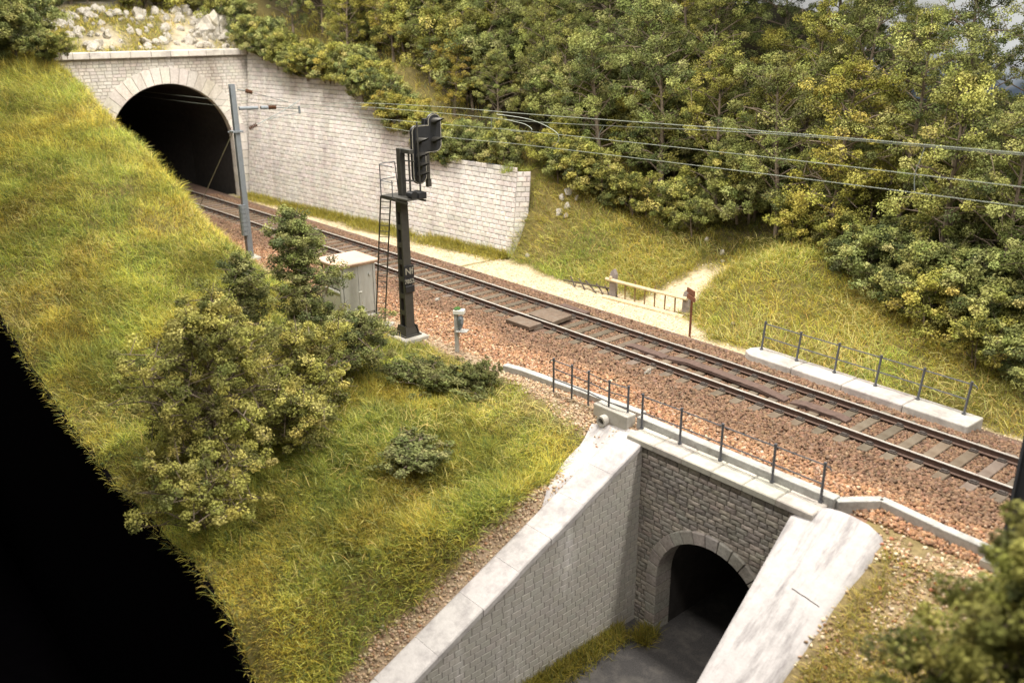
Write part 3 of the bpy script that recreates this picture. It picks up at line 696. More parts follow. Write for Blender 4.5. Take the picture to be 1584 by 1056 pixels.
gy = empty('guy_wire', (-19.5, -2.1, -.4), 0, 'thin slanting stay from the grey mast down to the ballast', 'stay wire'); L0 = gy.location
mb = MB(); mb.tube([P(-10.6, -3.6, 5.15), P(-18.6, -2.35, .55)], .022, 5); mb.build('wire', M['finewire'], gy)
mb = MB(); mb.box(P(-18.65, -2.34, .52), (.22, .14, .12)); mb.build('turnbuckle', M['mast'], gy)
mb = MB(); mb.tube([P(-18.65, -2.42, .5), P(-19.3, -2.5, -.42)], .025, 5); mb.tube([P(-18.65, -2.26, .5), P(-19.0, -2.0, -.4)], .025, 5); mb.build('anchor_rod', M['finewire'], gy)

def wire(name, pts, label, rad=.016, mat='wire', cat='wire'):
    # gentle spline through the points
    P = [Vector(p) for p in pts]; out = []
    for i in range(len(P) - 1):
        p0, p1, p2, p3 = P[max(i - 1, 0)], P[i], P[i + 1], P[min(i + 2, len(P) - 1)]
        for k in range(8):
            q = k / 8; out.append(.5 * ((2 * p1) + (p2 - p0) * q + (2 * p0 - 5 * p1 + 4 * p2 - p3) * q * q + (3 * p1 - p0 - 3 * p2 + p3) * q ** 3))
    out.append(P[-1]); mb = MB(); mb.tube(out, rad, 5); o = mb.build(name, M[mat]); tag(o, label, cat); return o
wire('carrier_wire', [(40, 0, 7.1), (24, 0, 6.85), (18.7, 0, 6.77), (12.9, 0, 6.71), (3.86, 0, 6.53), (-.6, 0, 6.47), (-6.2, -.2, 6.3), (-10.3, -.62, 5.98)], 'topmost wire of the overhead line above the track', .0105)
wire('carrier_wire', [(40, 0, 7.02), (24, 0, 6.81), (18.7, 0, 6.735), (12.9, .02, 6.66), (8, .02, 6.46), (3.86, 0, 6.30), (-.6, 0, 6.25), (-6.2, -.25, 6.16), (-10.3, -.64, 5.94), (-18, -.4, 5.75), (-25, -.2, 5.60), (-40, -.4, 5.5)], 'second wire hanging just under the topmost overhead wire', .010)
wire('auxiliary_wire', [(40, 0, 6.3), (24, 0, 6.14), (18.8, 0, 6.1), (13, 0, 6.08), (3.86, 0, 5.98), (-.7, 0, 5.86), (-10.3, -.66, 5.70), (-18, -.4, 5.45), (-25, -.2, 5.30), (-40, -.4, 5.2)], 'third overhead wire down, midway above the contact wire', .009)
wire('contact_wire', [(40, 0, 5.95), (24, 0, 5.76), (18.9, 0, 5.71), (13, 0, 5.66), (3.86, 0, 5.54), (-.67, 0, 5.42), (-6, -.2, 5.52), (-10.3, -.5, 5.62)], 'lowest overhead wire, the contact line above the rails', .009)
wire('dropper_wire', [(16.68, 0, 6.70), (16.62, 0, 6.4), (16.55, 0, 6.10), (16.6, 0, 5.70)], 'thin upright dropper between overhead wires at the right', .010, 'finewire')
wire('dropper_wire', [(7.1, .02, 6.42), (6.95, 0, 6.2), (6.9, 0, 6.02)], 'short bent dropper between wires before the tall trees', .010, 'finewire')
wire('dropper_wire', [(1.9, 0, 6.27), (1.9, 0, 5.92)], 'short dropper between overhead wires just right of the signal', .010, 'finewire')
wire('jumper_loop', [(2.6, 0, 6.28), (3.6, 0, 6.20), (3.95, 0, 6.05), (3.7, 0, 5.96), (2.9, 0, 5.93)], 'curved jumper loop joining two overhead wires', .010)
wire('jumper_loop', [(2.2, 0, 6.42), (3.9, 0, 6.36), (5.0, 0, 6.1), (5.2, 0, 5.85), (4.9, 0, 5.60)], 'wider jumper loop reaching down to the contact wire', .010)

rm = empty('catenary_mast', (20.9, -3.3, -.35), 0, 'dark blue-grey mast cut off by the right picture edge', 'catenary mast'); L0 = rm.location
mb = MB()
for s_ in (-1, 1): mb.box((s_ * .12, 0, 3.9), (.05, .34, 7.8), taper=.85)
mb.box((0, 0, 3.9), (.2, .06, 7.76)); mb.build('post', M['darkmast'], rm)
mb = MB(); mb.box((0, 0, .02), (.75, .75, .2), bev=.03); mb.build('footing', M['concrete'], rm)
mb = MB(); mb.tube([(0, .15, 6.9), (.05, 3.3, 7.15)], .05, 8); mb.tube([(0, .15, 6.1), (.05, 3.3, 6.45)], .035, 8); mb.build('bracket_arm', M['darkmast'], rm)

# ------------------------------------------------------------------ colour light signal
sg = empty('railway_signal', (2.6, -4.27, -.40), 0, 'dark lattice signal mast with black six-lamp head and white border', 'railway signal'); L0 = sg.location
mb = MB(); mb.box((0.02, 0, .03), (1.0, .95, .18), bev=.03); mb.build('footing', M['concrete'], sg)
mb = MB(); mb.box((0, 0, .14), (.66, .64, .05))
mb.prism([(-.30, -.27, .16), (.30, -.27, .16), (.22, -.22, .46), (-.22, -.22, .46)], (0, .03, 0)); mb.prism([(.21, -.27, .16), (.21, .27, .16), (.17, .17, .40), (.17, -.17, .40)], (.03, 0, 0)); mb.prism([(-.30, .24, .16), (.30, .24, .16), (.22, .2, .46), (-.22, .2, .46)], (0, .03, 0)); mb.build('base_plate', M['signal'], sg)
# column: four plates with rows of openings on the two lattice sides
H = 4.55; mb = MB()
def hw(z, a): return a * (1 - .22 * z / H)
def quadx(x_sign, z0, z1):  # solid +x / -x plates
    th = .02
    for zz0, zz1 in ((z0, z1),):
        a0, a1 = hw(zz0, .185), hw(zz1, .185); b0, b1 = hw(zz0, .165), hw(zz1, .165)
        mb.prism([(x_sign * a0, -b0, zz0), (x_sign * a0, b0, zz0), (x_sign * a1, b1, zz1), (x_sign * a1, -b1, zz1)], (-x_sign * th, 0, 0))
for s_ in (-1, 1): quadx(s_, .16, H)
nw = 7; zb = [.16, .50]
for s_ in (-1, 1):
    def yplate(za, zc_, fa, fb):
        a0, a1 = hw(za, .166), hw(zc_, .166); y0, y1 = s_ * hw(za, .163), s_ * hw(zc_, .163)
        mb.prism([(fa * a0, y0, za), (fb * a0, y0, za), (fb * a1, y1, zc_), (fa * a1, y1, zc_)], (0, -s_ * .02, 0))
    yplate(.16, .42, -1, 1); z = .42
    for k in range(nw):
        yplate(z, z + .40, -1, -.60); yplate(z, z + .40, .60, 1); yplate(z + .40, z + .56, -1, 1); z += .56
    yplate(z, H, -1, 1)
mb.build('column', M['signal'], sg)
mb = MB(); mb.prism([(-.58, -.36, 4.62), (.85, -.36, 4.66), (.85, .36, 4.66), (-.58, .36, 4.62)], (0, 0, .05)); mb.box((.13, -.34, 4.59), (1.4, .04, .06)); mb.box((.13, .34, 4.59), (1.4, .04, .06)); mb.build('platform', M['signal'], sg)
mb = MB(); mb.box((.0, .05, 5.4), (.20, .18, 1.46)); mb.box((.22, .09, 6.06), (.60, .16, .12)); mb.tube([(.38, .1, 4.68), (.36, .1, 6.05)], .035, 6); mb.tube([(.46, .42, 4.68), (.40, .42, 6.9)], .03, 6); mb.tube([(.05, .1, 5.75), (.45, .25, 5.75)], .025, 6); mb.tube([(.05, .1, 5.15), (.45, .25, 5.15)], .025, 6); mb.build('stanchion', M['signal'], sg)
mb = MB()
for zz in (5.13, 5.62): mb.tube([(.15, -.38, zz), (-.54, -.38, zz + .0), (-.66, -.2, zz + .01), (-.66, .25, zz + .01)], .016, 5)
mb.tube([(-.54, -.38, 4.66), (-.54, -.38, 5.64)], .018, 5); mb.tube([(.10, -.38, 4.66), (.10, -.38, 5.2)], .018, 5); mb.tube([(-.58, .3, 4.66), (-.64, .25, 5.63)], .018, 5)
mb.build('handrail', M['iron'], sg)
mb = MB(); mb.tube([(.55, -.1, 4.82), (.85, -.08, 4.80)], [.10, .13], 10); mb.box((.62, .2, 4.78), (.5, .3, .16)); mb.build('lamp_drive', M['black'], sg)
# ladder: down to its own concrete pad
mb = MB(); top = Vector((-.56, -.20, 4.62)); bot = Vector((-1.72, .05, .05)); wv = Vector((.27, .19, 0))
for s_ in (-.5, .5): mb.tube([bot + wv * s_, top + wv * s_], .026, 5)
for k in range(1, 23): c = bot + (top - bot) * k / 23; mb.tube([c - wv * .5, c + wv * .5], .013, 4)
mb.build('ladder', M['signal'], sg)
mb = MB(); mb.box((-1.70, .05, .02), (.85, .42, .12), rz=.62, bev=.02); mb.build('ladder_footing', M['concrete'], sg)
# target head in the plane x = const, facing +x
hd = [Vector((2.86, -3.99 + a, 4.6 + b_)) for a, b_ in ()]
def arc(cx, cy, R, a0, a1, n=8): return [(cx + R * math.cos(math.radians(a0 + (a1 - a0) * i / n)), cy + R * math.sin(math.radians(a0 + (a1 - a0) * i / n))) for i in range(n + 1)]
out = arc(.255, .255, .255, 180, 360) + [(.51, .93)] + arc(.85, 1.17, .24, -90, 0) + arc(.84, 1.86, .25, 0, 180, 12) + [(.59, 1.79)] + arc(.2, 1.59, .2, 90, 180)
hx = .30; hy = -3.99 - L0.y; hz = 4.6 - L0.z
K = 1.04
mb = MB(); mb.prism([(hx, hy + a * K, hz + b_) for a, b_ in out], (-.09, 0, 0)); head = mb.build('signal_head', M['black'], sg)
def inset(poly, e):
    n = len(poly); res = []
    for i in range(n):
        p0, p, p1 = Vector(poly[i - 1]), Vector(poly[i]), Vector(poly[(i + 1) % n])
        d0, d1 = (p - p0), (p1 - p)
        if d0.length < 1e-6: d0 = d1
        if d1.length < 1e-6: d1 = d0
        n0, n1 = Vector((-d0.y, d0.x)).normalized(), Vector((-d1.y, d1.x)).normalized(); b_ = (n0 + n1)
        b_ = b_.normalized() if b_.length > 1e-6 else n0
        k = max(.5, b_.dot(n0)); res.append((p + b_ * e / k))
    return res
mb = MB(); A = inset(out, .014); B = inset(out, .036); n = len(out)
P_ = [(hx + .006, hy + p[0] * K, hz + p[1]) for p in A] + [(hx + .006, hy + p[0] * K, hz + p[1]) for p in B]
mb.add(P_, [(i, (i + 1) % n, (i + 1) % n + n, i + n) for i in range(n)]); mb.build('white_border', M['cream'], head)
mb = MB(); mb.prism([(hx - .1, hy + .16, hz + .08), (hx - .1, hy + .49, hz + .08), (hx - .1, hy + .49, hz + 1.75), (hx - .1, hy + .16, hz + 1.75)], (-.05, 0, 0)); mb.prism([(hx - .1, hy + .56, hz + .98), (hx - .1, hy + 1.05, hz + .98), (hx - .1, hy + 1.05, hz + 1.95), (hx - .1, hy + .56, hz + 1.95)], (-.14, 0, 0)); mb.build('housing', M['black'], head)
mb = MB(); mb.prism([(hx - .02, hy + .56, hz + .1), (hx - .02, hy + .66, hz + .1), (hx - .02, hy + .66, hz + .9), (hx - .02, hy + .56, hz + .9)], (-.12, 0, 0)); mb.prism([(hx - .02, hy + .56, hz - .12), (hx - .02, hy + .70, hz - .12), (hx - .02, hy + .70, hz + .12), (hx - .02, hy + .56, hz + .12)], (-.12, 0, 0)); mb.build('side_box', M['signal'], head)
for a, b_ in ((.25, .29), (.25, .56), (.25, .86), (.25, 1.30), (.81, 1.28), (.83, 1.85)):
    mb = MB(); n = 12; P_ = []; rr = .13
    for i in range(n + 1):
        an = PI * 1.12 * i / n - PI * .06; L = .50 * (.42 + .58 * math.sin(max(0, min(PI, an))) ** .7)
        ca, sa = math.cos(an), math.sin(an); tilt = .05
        P_ += [(hx, hy + a * K + rr * ca, hz + b_ + rr * sa), (hx + L, hy + a * K + rr * .72 * ca, hz + b_ + rr * .80 * sa + tilt)]
    F = [(2 * i, 2 * i + 1, 2 * i + 3, 2 * i + 2) for i in range(n)]
    mb.add(P_, F); mb.build('lamp_hood', M['signal'], head, smooth=True)
    mb = MB(); mb.add([(hx + .008, hy + a * K + .085 * math.cos(2 * PI * k / 16), hz + b_ + .085 * math.sin(2 * PI * k / 16)) for k in range(16)], [tuple(range(16))]); mb.build('lamp_lens', M['lens'], head)
# number plates on the +x face of the column
def text(body, size, loc, mat, parent, name):
    cu = bpy.data.curves.new(name, 'FONT'); cu.body = body; cu.size = size; cu.align_x = 'CENTER'; cu.align_y = 'CENTER'; cu.extrude = .004; cu.offset = .004
    cu.resolution_u = 3
    tmp = bpy.data.objects.new(name, cu); COL.objects.link(tmp); dg = bpy.context.evaluated_depsgraph_get(); dg.update()
    me = bpy.data.meshes.new_from_object(tmp.evaluated_get(dg)); bpy.data.objects.remove(tmp); bpy.data.curves.remove(cu)
    me.materials.clear(); me.materials.append(mat); me.name = name
    o = bpy.data.objects.new(name, me); COL.objects.link(o); o.parent = parent
    o.location = loc; o.rotation_euler = (PI / 2, 0, PI / 2); return o
mb = MB(); mb.box((.19, .02, 2.28), (.03, .38, .40), bev=.008); p1 = mb.build('letter_plate', M['black'], sg)
text('Nf', .30, (.209, .02, 2.28), M['cream'], p1, 'lettering')
mb = MB(); mb.box((.19, .02, 1.95), (.03, .38, .22), bev=.008); p2 = mb.build('number_plate', M['black'], sg)
text('7852', .185, (.209, .02, 1.95), M['cream'], p2, 'lettering')
mb = MB(); mb.box((.20, .02, 1.70), (.06, .34, .24), bev=.02); mb.build('lower_box', M['black'], sg)

# ------------------------------------------------------------------ trackside cabinet
cb = empty('relay_cabinet', (-.76, -4.40, -.47), PI / 2, 'grey trackside relay cabinet with rust stained flat roof and double door', 'cabinet')
# local: +x along the door front (width), -y is the door side
W_, D_, Hc = 1.40, 1.34, 1.80
mb = MB(); mb.box((0, 0, .06), (W_ + .10, D_ + .10, .2), bev=.02); mb.build('plinth', M['concrete'], cb)
mb = MB(); mb.box((.06, .01, Hc / 2 + .1), (W_ - .36, D_ - .1, Hc - .06))
for sx_ in (-1, 1):
    for sy_ in (-1, 1): mb.box((sx_ * (W_ / 2 - .045), sy_ * (D_ / 2 - .045), Hc / 2 + .12), (.09, .09, Hc - .04))
mb.box((W_ / 2 - .045, 0, .5), (.06, D_ - .1, .8)); mb.build('body', M['cab'], cb)
mb = MB(); mb.box((-W_ / 2 + .055, 0, .60), (.05, D_ - .18, .90)); mb.build('side_panel', M['cabside'], cb)
mb = MB(); mb.box((-W_ / 2 + .01, 0, 1.06), (.09, D_ - .16, .06), bev=.01); mb.build('side_ledge', M['white'], cb)
mb = MB(); mb.box((-W_ / 2 + .14, 0, 1.46), (.03, D_ - .2, .76)); mb.build('upper_panel', M['cabside'], cb)
for k in (-1, 1):
    mb = MB(); mb.box((k * .295, -D_ / 2 + .015, 1.06), (.575, .05, 1.60), bev=.008); dr_ = mb.build('door', M['cab'], cb)
    if k > 0:
        mb = MB(); mb.box((.04, -D_ / 2 - .025, .98), (.13, .04, .03), bev=.008); mb.build('handle', M['white'], dr_)
    mb = MB()
    for zz in (.55, 1.5): mb.tube([(k * .57, -D_ / 2 - .012, zz - .05), (k * .57, -D_ / 2 - .012, zz + .05)], .014, 6)
    mb.build('hinge', M['cab'], dr_)
mb = MB(); mb.tube([(.44, -D_ / 2 - .01, 1.52), (.44, -D_ / 2 - .07, 1.52)], .05, 8); mb.build('lock_boss', M['cab'], cb)
mb = MB(); cb.scale = (1, 1, 1.08); mb.box((0, 0, 1.935), (W_ + .24, D_ + .24, .085), bev=.025); mb.box((0, 0, 1.875), (W_ + .12, D_ + .12, .05)); mb.build('roof', M['cabroof'], cb)
# ------------------------------------------------------------------ telephone post
tl = empty('telephone_post', (4.75, -3.78, -.5), math.atan2(.6, .8), 'small grey lineside telephone post with shelf and green moss cap', 'telephone post')
mb = MB(); mb.box((-.10, 0, .72), (.11, .14, 1.44), bev=.012); mb.build('post', M['trough'], tl)
mb = MB(); mb.box((.0, 0, 1.40), (.34, .24, .14), bev=.015); mb.build('hood', M['white'], tl)
mb = MB(); mb.tube([(.05, -.05, 1.28), (.06, -.06, 1.16), (.05, -.05, 1.02), (.03, -.05, .86)], [.07, .10, .09, .05], 8); mb.tube([(.09, -.13, 1.22), (.10, -.13, 1.05)], .05, 7); mb.build('handset', M['mast'], tl)
mb = MB(); mb.box((.10, -.06, .80), (.36, .30, .03), bev=.008); mb.build('shelf', M['trough'], tl)
mb = MB()
for k in range(9): a = random.uniform(0, 6.3); mb.box((-.06 + .06 * math.cos(a), .06 * math.sin(a), 1.50), (.09, .09, .08), rz=a, bev=.03)
mb.build('moss', plain('green_moss', (.06, .15, .03), .9, var=.4, scale=20, bmp=.4), tl)

# ------------------------------------------------------------------ gate, broken fence, rusty sign
gt = empty('wooden_gate', (4.2, 3.85, -.36), math.atan2(.2, 3.2), 'pale yellow wooden gate barring the sandy path', 'gate')
mb = MB(); mb.box((-.02, -.14, .80), (.09, .09, .10)); mb.tube([(-.25, -.13, .72), (1.6, -.13, .70), (3.35, -.13, .70)], .062, 7); mb.build('top_bar', M['wood'], gt)
mb = MB(); mb.tube([(-.28, -.22, .05), (1.6, -.2, .055), (3.30, -.22, .06)], .078, 7); mb.build('bottom_bar', M['wood'], gt)
for k in range(6):
    mb = MB(); mb.tube([(.62 + k * .44, -.06, .0), (.62 + k * .44 + random.uniform(-.02, .02), -.06, .72 + (.16 if k in (1, 3) else 0))], .028, 5); mb.build('baluster', M['baluster'], gt)
for x, hh in ((0, 1.12), (3.25, 1.02)):
    mb = MB(); mb.prism([(x - .15, -.06, -.1), (x + .15, -.06, -.1), (x + .14, -.06, hh - .2), (x + .03, -.06, hh), (x - .10, -.06, hh - .12), (x - .14, -.06, hh - .25)], (0, .16, 0)); mb.build('post', M['oldwood'], gt, bevel=.02)
bf = empty('broken_fence', (3.1, 3.9, -.3), 0, 'collapsed dark fence lying in the grass left of the gate', 'fence')
mb = MB(); mb.tube([(-1.6, .05, .04), (-.4, .02, .15), (.9, .0, .25)], .038, 5); mb.build('rail', M['darkwood'], bf)
for x, tl_ in ((-1.1, .3), (-.6, .35), (-.15, .5), (.35, .4), (.75, .3)):
    mb = MB(); mb.tube([(x + tl_ * .9, -.12, -.03), (x, .02, .14), (x - tl_ * .7, .12, .24)], .030, 5); mb.build('stake', M['darkwood'], bf)
sn = empty('rusty_sign', (8.87, 2.45, -.42), math.atan2(-.45, .9), 'rusty brown double signboard on a thin post beside the gate', 'sign')
mb = MB(); mb.tube([(0, 0, 0), (0, 0, 1.62)], .042, 6); mb.build('post', M['rust'], sn)
mb = MB(); mb.box((0.0, -.05, 1.62), (.52, .04, .17), bev=.01); mb.box((.04, -.05, 1.42), (.52, .05, .15), bev=.01); mb.box((.03, -.04, 1.52), (.40, .03, .10)); mb.build('signboard', M['rust'], sn)

# ------------------------------------------------------------------ loose stones (ballast, gravel, sand)
def stones(name, x, y, z, size, cols, mat, flat=.7, kindlabel=None):
    n = len(x); base = np.array([(a, b_, c_) for c_ in (-1, 1) for b_ in (-1, 1) for a in (-1, 1)], float)
    V = base[None] * (1 + rng.uniform(-.45, .30, (n, 8, 3))) * .5
    V *= size[:, None, None] * rng.uniform(.6, 1.25, (n, 1, 3)); V[:, :, 2] *= flat
    def rot(ax, a):
        c_, s_ = np.cos(a)[:, None], np.sin(a)[:, None]; i, j = ((1, 2), (0, 2), (0, 1))[ax]; A = V[:, :, i] * c_ - V[:, :, j] * s_; B = V[:, :, i] * s_ + V[:, :, j] * c_; V[:, :, i] = A; V[:, :, j] = B
    rot(0, rng.uniform(-.8, .8, n)); rot(1, rng.uniform(-.8, .8, n)); rot(2, rng.uniform(0, 6.3, n))
    V += np.stack([x, y, z], 1)[:, None, :]
    Fb = np.array([(0, 2, 3, 1), (4, 5, 7, 6), (0, 1, 5, 4), (2, 6, 7, 3), (0, 4, 6, 2), (1, 3, 7, 5)])
    F = (np.arange(n) * 8)[:, None, None] + Fb[None]
    c = np.repeat(cols, 8, axis=0)
    o = mesh_np(name, V.reshape(-1, 3), F.reshape(-1, 4), mat, c); o['kind'] = 'stuff'; return o
def pick(pal, w, n, var=.22):
    pal = np.array(pal); c = pal[rng.choice(len(pal), n, p=np.array(w) / sum(w))]
    return c * rng.uniform(1 - var, 1 + var, (n, 1)) * rng.uniform(.94, 1.06, (n, 3))
n = 160000; x = rng.uniform(-26, 24, n); y = rng.uniform(-3.95, 2.15, n)
# more, smaller stones where the picture is close
kx = rng.uniform(0, 1, n) < np.interp(x, [-26, -10, 5, 24], [.45, .6, .9, 1.0]); x, y = x[kx], y[kx]
yy = y - YC(x)
edge = 1 - smooth(1.65, 2.05, yy + .15 * wob(x, y, 3)); lowe = smooth(-3.95, -3.55, yy + .12 * wob(x, y, 3))
ok = rng.uniform(0, 1, len(x)) < edge * np.where(x > 12.0, (y > -3.62) * 1.0, lowe); x, y, yy = x[ok], y[ok], yy[ok]
slp = np.abs(((x - 5.7773) / .6112 + .5) % 1 - .5) * .6112 < .15
onsl = slp & (np.abs(yy) < 1.27)
ok = ~(onsl & (rng.uniform(0, 1, len(x)) < np.where(np.abs(yy) > .95, .55, .93))) & ~(np.abs(np.abs(yy) - .752) < .10); 
ok &= ~((x > 4.1) & (x < 5.55) & (yy > -1.45) & (yy < 1.3))
x, y, yy = x[ok], y[ok], yy[ok]; n = len(x)
sz = rng.uniform(.042, .088, n) * np.where(np.abs(yy) < 1.2, .85, 1.05)
z = bed_h(x, y) + sz * .12 + np.where(np.abs(yy) < 1.2, .01, 0.015) + rng.uniform(-.01, .03, n) * (np.abs(yy) > 1.2)
k = smooth(-1.9, -2.7, yy + .35 * wob(x, y, 1.6))[:, None]
dark = pick([(.19, .115, .072), (.225, .138, .088), (.145, .09, .060), (.27, .175, .115), (.19, .13, .092)], [3, 3, 2, 1.2, 1], n, .16)
org = pick([(.38, .21, .115), (.31, .175, .10), (.46, .30, .185), (.23, .14, .09), (.52, .41, .30)], [3, 3, 1.6, 2, .5], n)
cols = dark * (1 - k) + org * k
hot = rng.uniform(0, 1, n) < .05; cols[hot] *= 1.3
stones('ballast', x, y, z, sz, np.clip(cols, 0, .8), M['stone'])
# gravel beside the left wing, near the drain and on the right bank
def scatter(n, x0, x1, y0, y1, kf):
    x = rng.uniform(x0, x1, n); y = rng.uniform(y0, y1, n); ok = rng.uniform(0, 1, n) < kf(x, y); return x[ok], y[ok]
x, y = scatter(230000, -14, 12.25, -14, -3.5, lambda x, y: gravel_k(x, y) * np.where(x < 6, .14, np.where(y > -4.6, .45, .9)))
z = near_h(x, y); n = len(x); sz = rng.uniform(.035, .075, n)
stones('gravel', x, y, z + sz * .15, sz, pick([(.46, .345, .22), (.37, .26, .165), (.56, .45, .32), (.27, .18, .115), (.40, .235, .13)], [3, 2, 2.2, 1.2, .8], n), M['stone'])
x, y = scatter(42000, 18.0, 27, -14, -3.3, lambda x, y: np.clip(.28 + .8 * wob(x, y, 1.7), .05, 1) * np.where(y > -4.6, 2.0, .7))
z = np.where(y > -4.0, np.maximum(bed_h(x, y), right_h(x, y)), right_h(x, y)); n = len(x); sz = rng.uniform(.03, .075, n)
stones('right_gravel', x, y, z + sz * .15, sz, pick([(.50, .36, .22), (.42, .30, .17), (.62, .52, .38), (.30, .19, .12), (.46, .20, .11)], [3, 2, 2, 1.2, .8], n), M['stone'])
x, y = scatter(30000, -24, 21, 1.7, 9, lambda x, y: path_k(x, y) * (y < np.where(x < -3.6, wall_y(x) - .1, 20)))
z = np.where((y < np.interp(x, [-3.5, 3, 9, 12], [5.4, 4.5, 3.2, 2.75])), -.385, far_h(x, y)); z = np.maximum(z, np.where(x > -3.4, far_h(x, y), -.4)); n = len(x); sz = rng.uniform(.022, .05, n)
stones('path_sand', x, y, z + .012, sz, pick([(.70, .60, .43), (.62, .51, .35), (.78, .70, .54), (.48, .38, .25)], [3, 3, 2, 1], n, .12), M['sandg'])

# ------------------------------------------------------------------ grass
def grass(name, x, y, z, L, pal, w, wid=.022, lean=.9, cvar=.18, patch=None):
    n = len(x); az = np.where(rng.uniform(0, 1, n) < .28, 2.2 * wob(x, y, .9) + rng.normal(0, .7, n) + 4.2, rng.uniform(0, 2 * PI, n)); le = np.clip(rng.normal(lean, .32, n), .1, 1.45)
    dx, dy = np.cos(az), np.sin(az); L = L * rng.uniform(.55, 1.25, n); wd = wid * rng.uniform(.7, 1.3, n)
    # three stations along a drooping fibre
    px, py = -dy, dx; t1, t2 = .5, 1.0
    def st(t, le2): return np.stack([x + dx * L * t * np.sin(le2), y + dy * L * t * np.sin(le2), z - .02 + L * t * np.cos(le2)], 1)
    a = st(0, le); b_ = st(t1, le * .85); c_ = b_ + np.stack([dx * L * .5 * np.sin(le * 1.25), dy * L * .5 * np.sin(le * 1.25), L * .5 * np.cos(np.minimum(le * 1.25, 1.75))], 1)
    tw = rng.uniform(-.8, .8, n); side = np.stack([px * np.cos(tw), py * np.cos(tw), np.sin(tw)], 1) * wd[:, None] / 2
    V = np.stack([a - side, a + side, b_ - side * .9, b_ + side * .9, c_ - side * .25, c_ + side * .25], 1)
    F = (np.arange(n) * 6)[:, None, None] + np.array([(0, 1, 3, 2), (2, 3, 5, 4)])[None]
    c = pick(pal, w, n, cvar)
    if patch is not None:
        gk = np.clip(.5 + .75 * wob(x + 11, y - 5, 1.6) + rng.normal(0, .15, n), 0, 1)
        c = c * patch[:, None] * (np.array([1.10, 1.04, .92])[None] * (1 - gk[:, None]) + np.array([.80, .97, .90])[None] * gk[:, None])
    o = mesh_np(name, V.reshape(-1, 3), F.reshape(-1, 4), M['grass'], np.repeat(np.clip(c, 0, .9), 6, axis=0), smooth=True); o['kind'] = 'stuff'; return o
GP = [(.60, .515, .11), (.43, .395, .085), (.76, .66, .20), (.285, .31, .085), (.19, .24, .11), (.39, .285, .075), (.13, .15, .055)]
GW = [3.2, 2.6, 2.0, 1.9, 1.1, .9, 1.1]
CP = np.array(C)
# near bank: crown, outer face and the lawn down to the wing wall
n = 480000; x = rng.uniform(-46, 12.0, n); y = rng.uniform(-14.05, -3.7, n); x = np.concatenate([x, rng.uniform(4, 11.7, 70000)]); y = np.concatenate([y, rng.uniform(-14.05, -6, 70000)]); n = len(x)
dist = np.hypot(x - CP[0], y - CP[1]); keep = rng.uniform(0, 1, n) < np.interp(x, [-46, -25, -10, 2, 12], [.25, .5, .8, 1, 1]); x, y = x[keep], y[keep]
g = gravel_k(x, y); ok = rng.uniform(0, 1, len(x)) > g * 1.05
ok &= ~((x > 10.8) & (y > -6.8) & (x > 11.0 - (y + 4.3) * .35)) & ~((x < -25.6) & (y > -6.5) & (rng.uniform(0, 1, len(x)) < .3))
ok &= ~((np.abs(x - 2.6) < .55) & (np.abs(y + 4.27) < .5)) & ~((np.abs(x + .76) < .8) & (np.abs(y + 4.4) < .8))
x, y = x[ok], y[ok]; z = near_h(x, y); z = np.where((x < -25.5) & (y > -6.5), over_h(x), z)
pt = 1.02 + .26 * wob(x, y, 1.1) + .36 * wob(x + 3, y, 3.2)
L = np.interp(y, [-14, -6.5, -4.6, -3.8], [.38, .38, .24, .14]) * np.interp(x, [-20, -4, 3, 12], [1.2, 1.1, .9, .85]) * np.where((x > 8.6) & (y > -5), .6, 1) * np.clip(1.05 + .45 * wob(x, y, 2.1), .6, 1.6) * (1 - .5 * smooth(-13.2, -13.9, y))
grass('bank_grass', x, y, z, L, GP, GW, .0135, .95, patch=np.clip(pt, .5, 1.6))
n = 34000; x = rng.uniform(-26, 11.6, n); y = rng.uniform(-13.9, -4.6, n); ok = (rng.uniform(0, 1, n) < np.clip(.45 + .9 * wob(x - 2, y + 4, 1.9), .04, 1)) & (gravel_k(x, y) < .3) & ~((x > 10.8) & (y > -6.8)); x, y = x[ok], y[ok]
grass('straw_grass', x, y, near_h(x, y) + .10, np.full(len(x), .42), [(.80, .68, .26), (.66, .60, .22), (.50, .52, .20), (.72, .52, .18)], [3, 3, 2, 1.5], .012, 1.12)
# fringe hanging over the fascia
n = 5000; x = rng.uniform(-22, 12, n); y = rng.uniform(-14.15, -13.85, n); z = near_h(x, np.full(n, -14.0)) + rng.uniform(-.12, .02, n)
grass('fringe_grass', x, y, z, np.full(n, .27), GP, GW, .014, 1.15)
# far slope, foot of the wall
n = 230000; x = rng.uniform(-27, 24, n); y = rng.uniform(2.2, 13, n)
pk_ = path_k(x, y); ok = rng.uniform(0, 1, n) > pk_ * 1.1
ok &= (x > -3.4) & (y > np.interp(x, [-3.4, 2, 6, 8, 9.3, 12, 22], [4.8, 4.0, 4.4, 3.45, 2.6, 2.45, 2.4])) & ~((np.abs(y - (2.05 - .045 * (x - 14.8))) < .5) & (x > 11.2) & (x < 18.2))
x, y = x[ok], y[ok]; z = far_h(x, y)
pt = 1.0 + .28 * wob(x, y, 1.2) + .25 * wob(x + 3, y, 3.2) - .55 * smooth(7.0, 9.0, y)  # last term paints the grass darker under the trees, like shade
far_pal = [(.54, .49, .105), (.39, .38, .08), (.66, .60, .18), (.27, .32, .085), (.37, .265, .07), (.18, .25, .095)]
grass('slope_grass', x, y, z, np.interp(y, [2.3, 4, 6, 12], [.26, .33, .40, .38]), far_pal, [3.4, 3, 2.0, 1.8, 1.2, .8], .0155, .95, patch=np.clip(pt, .4, 1.5))
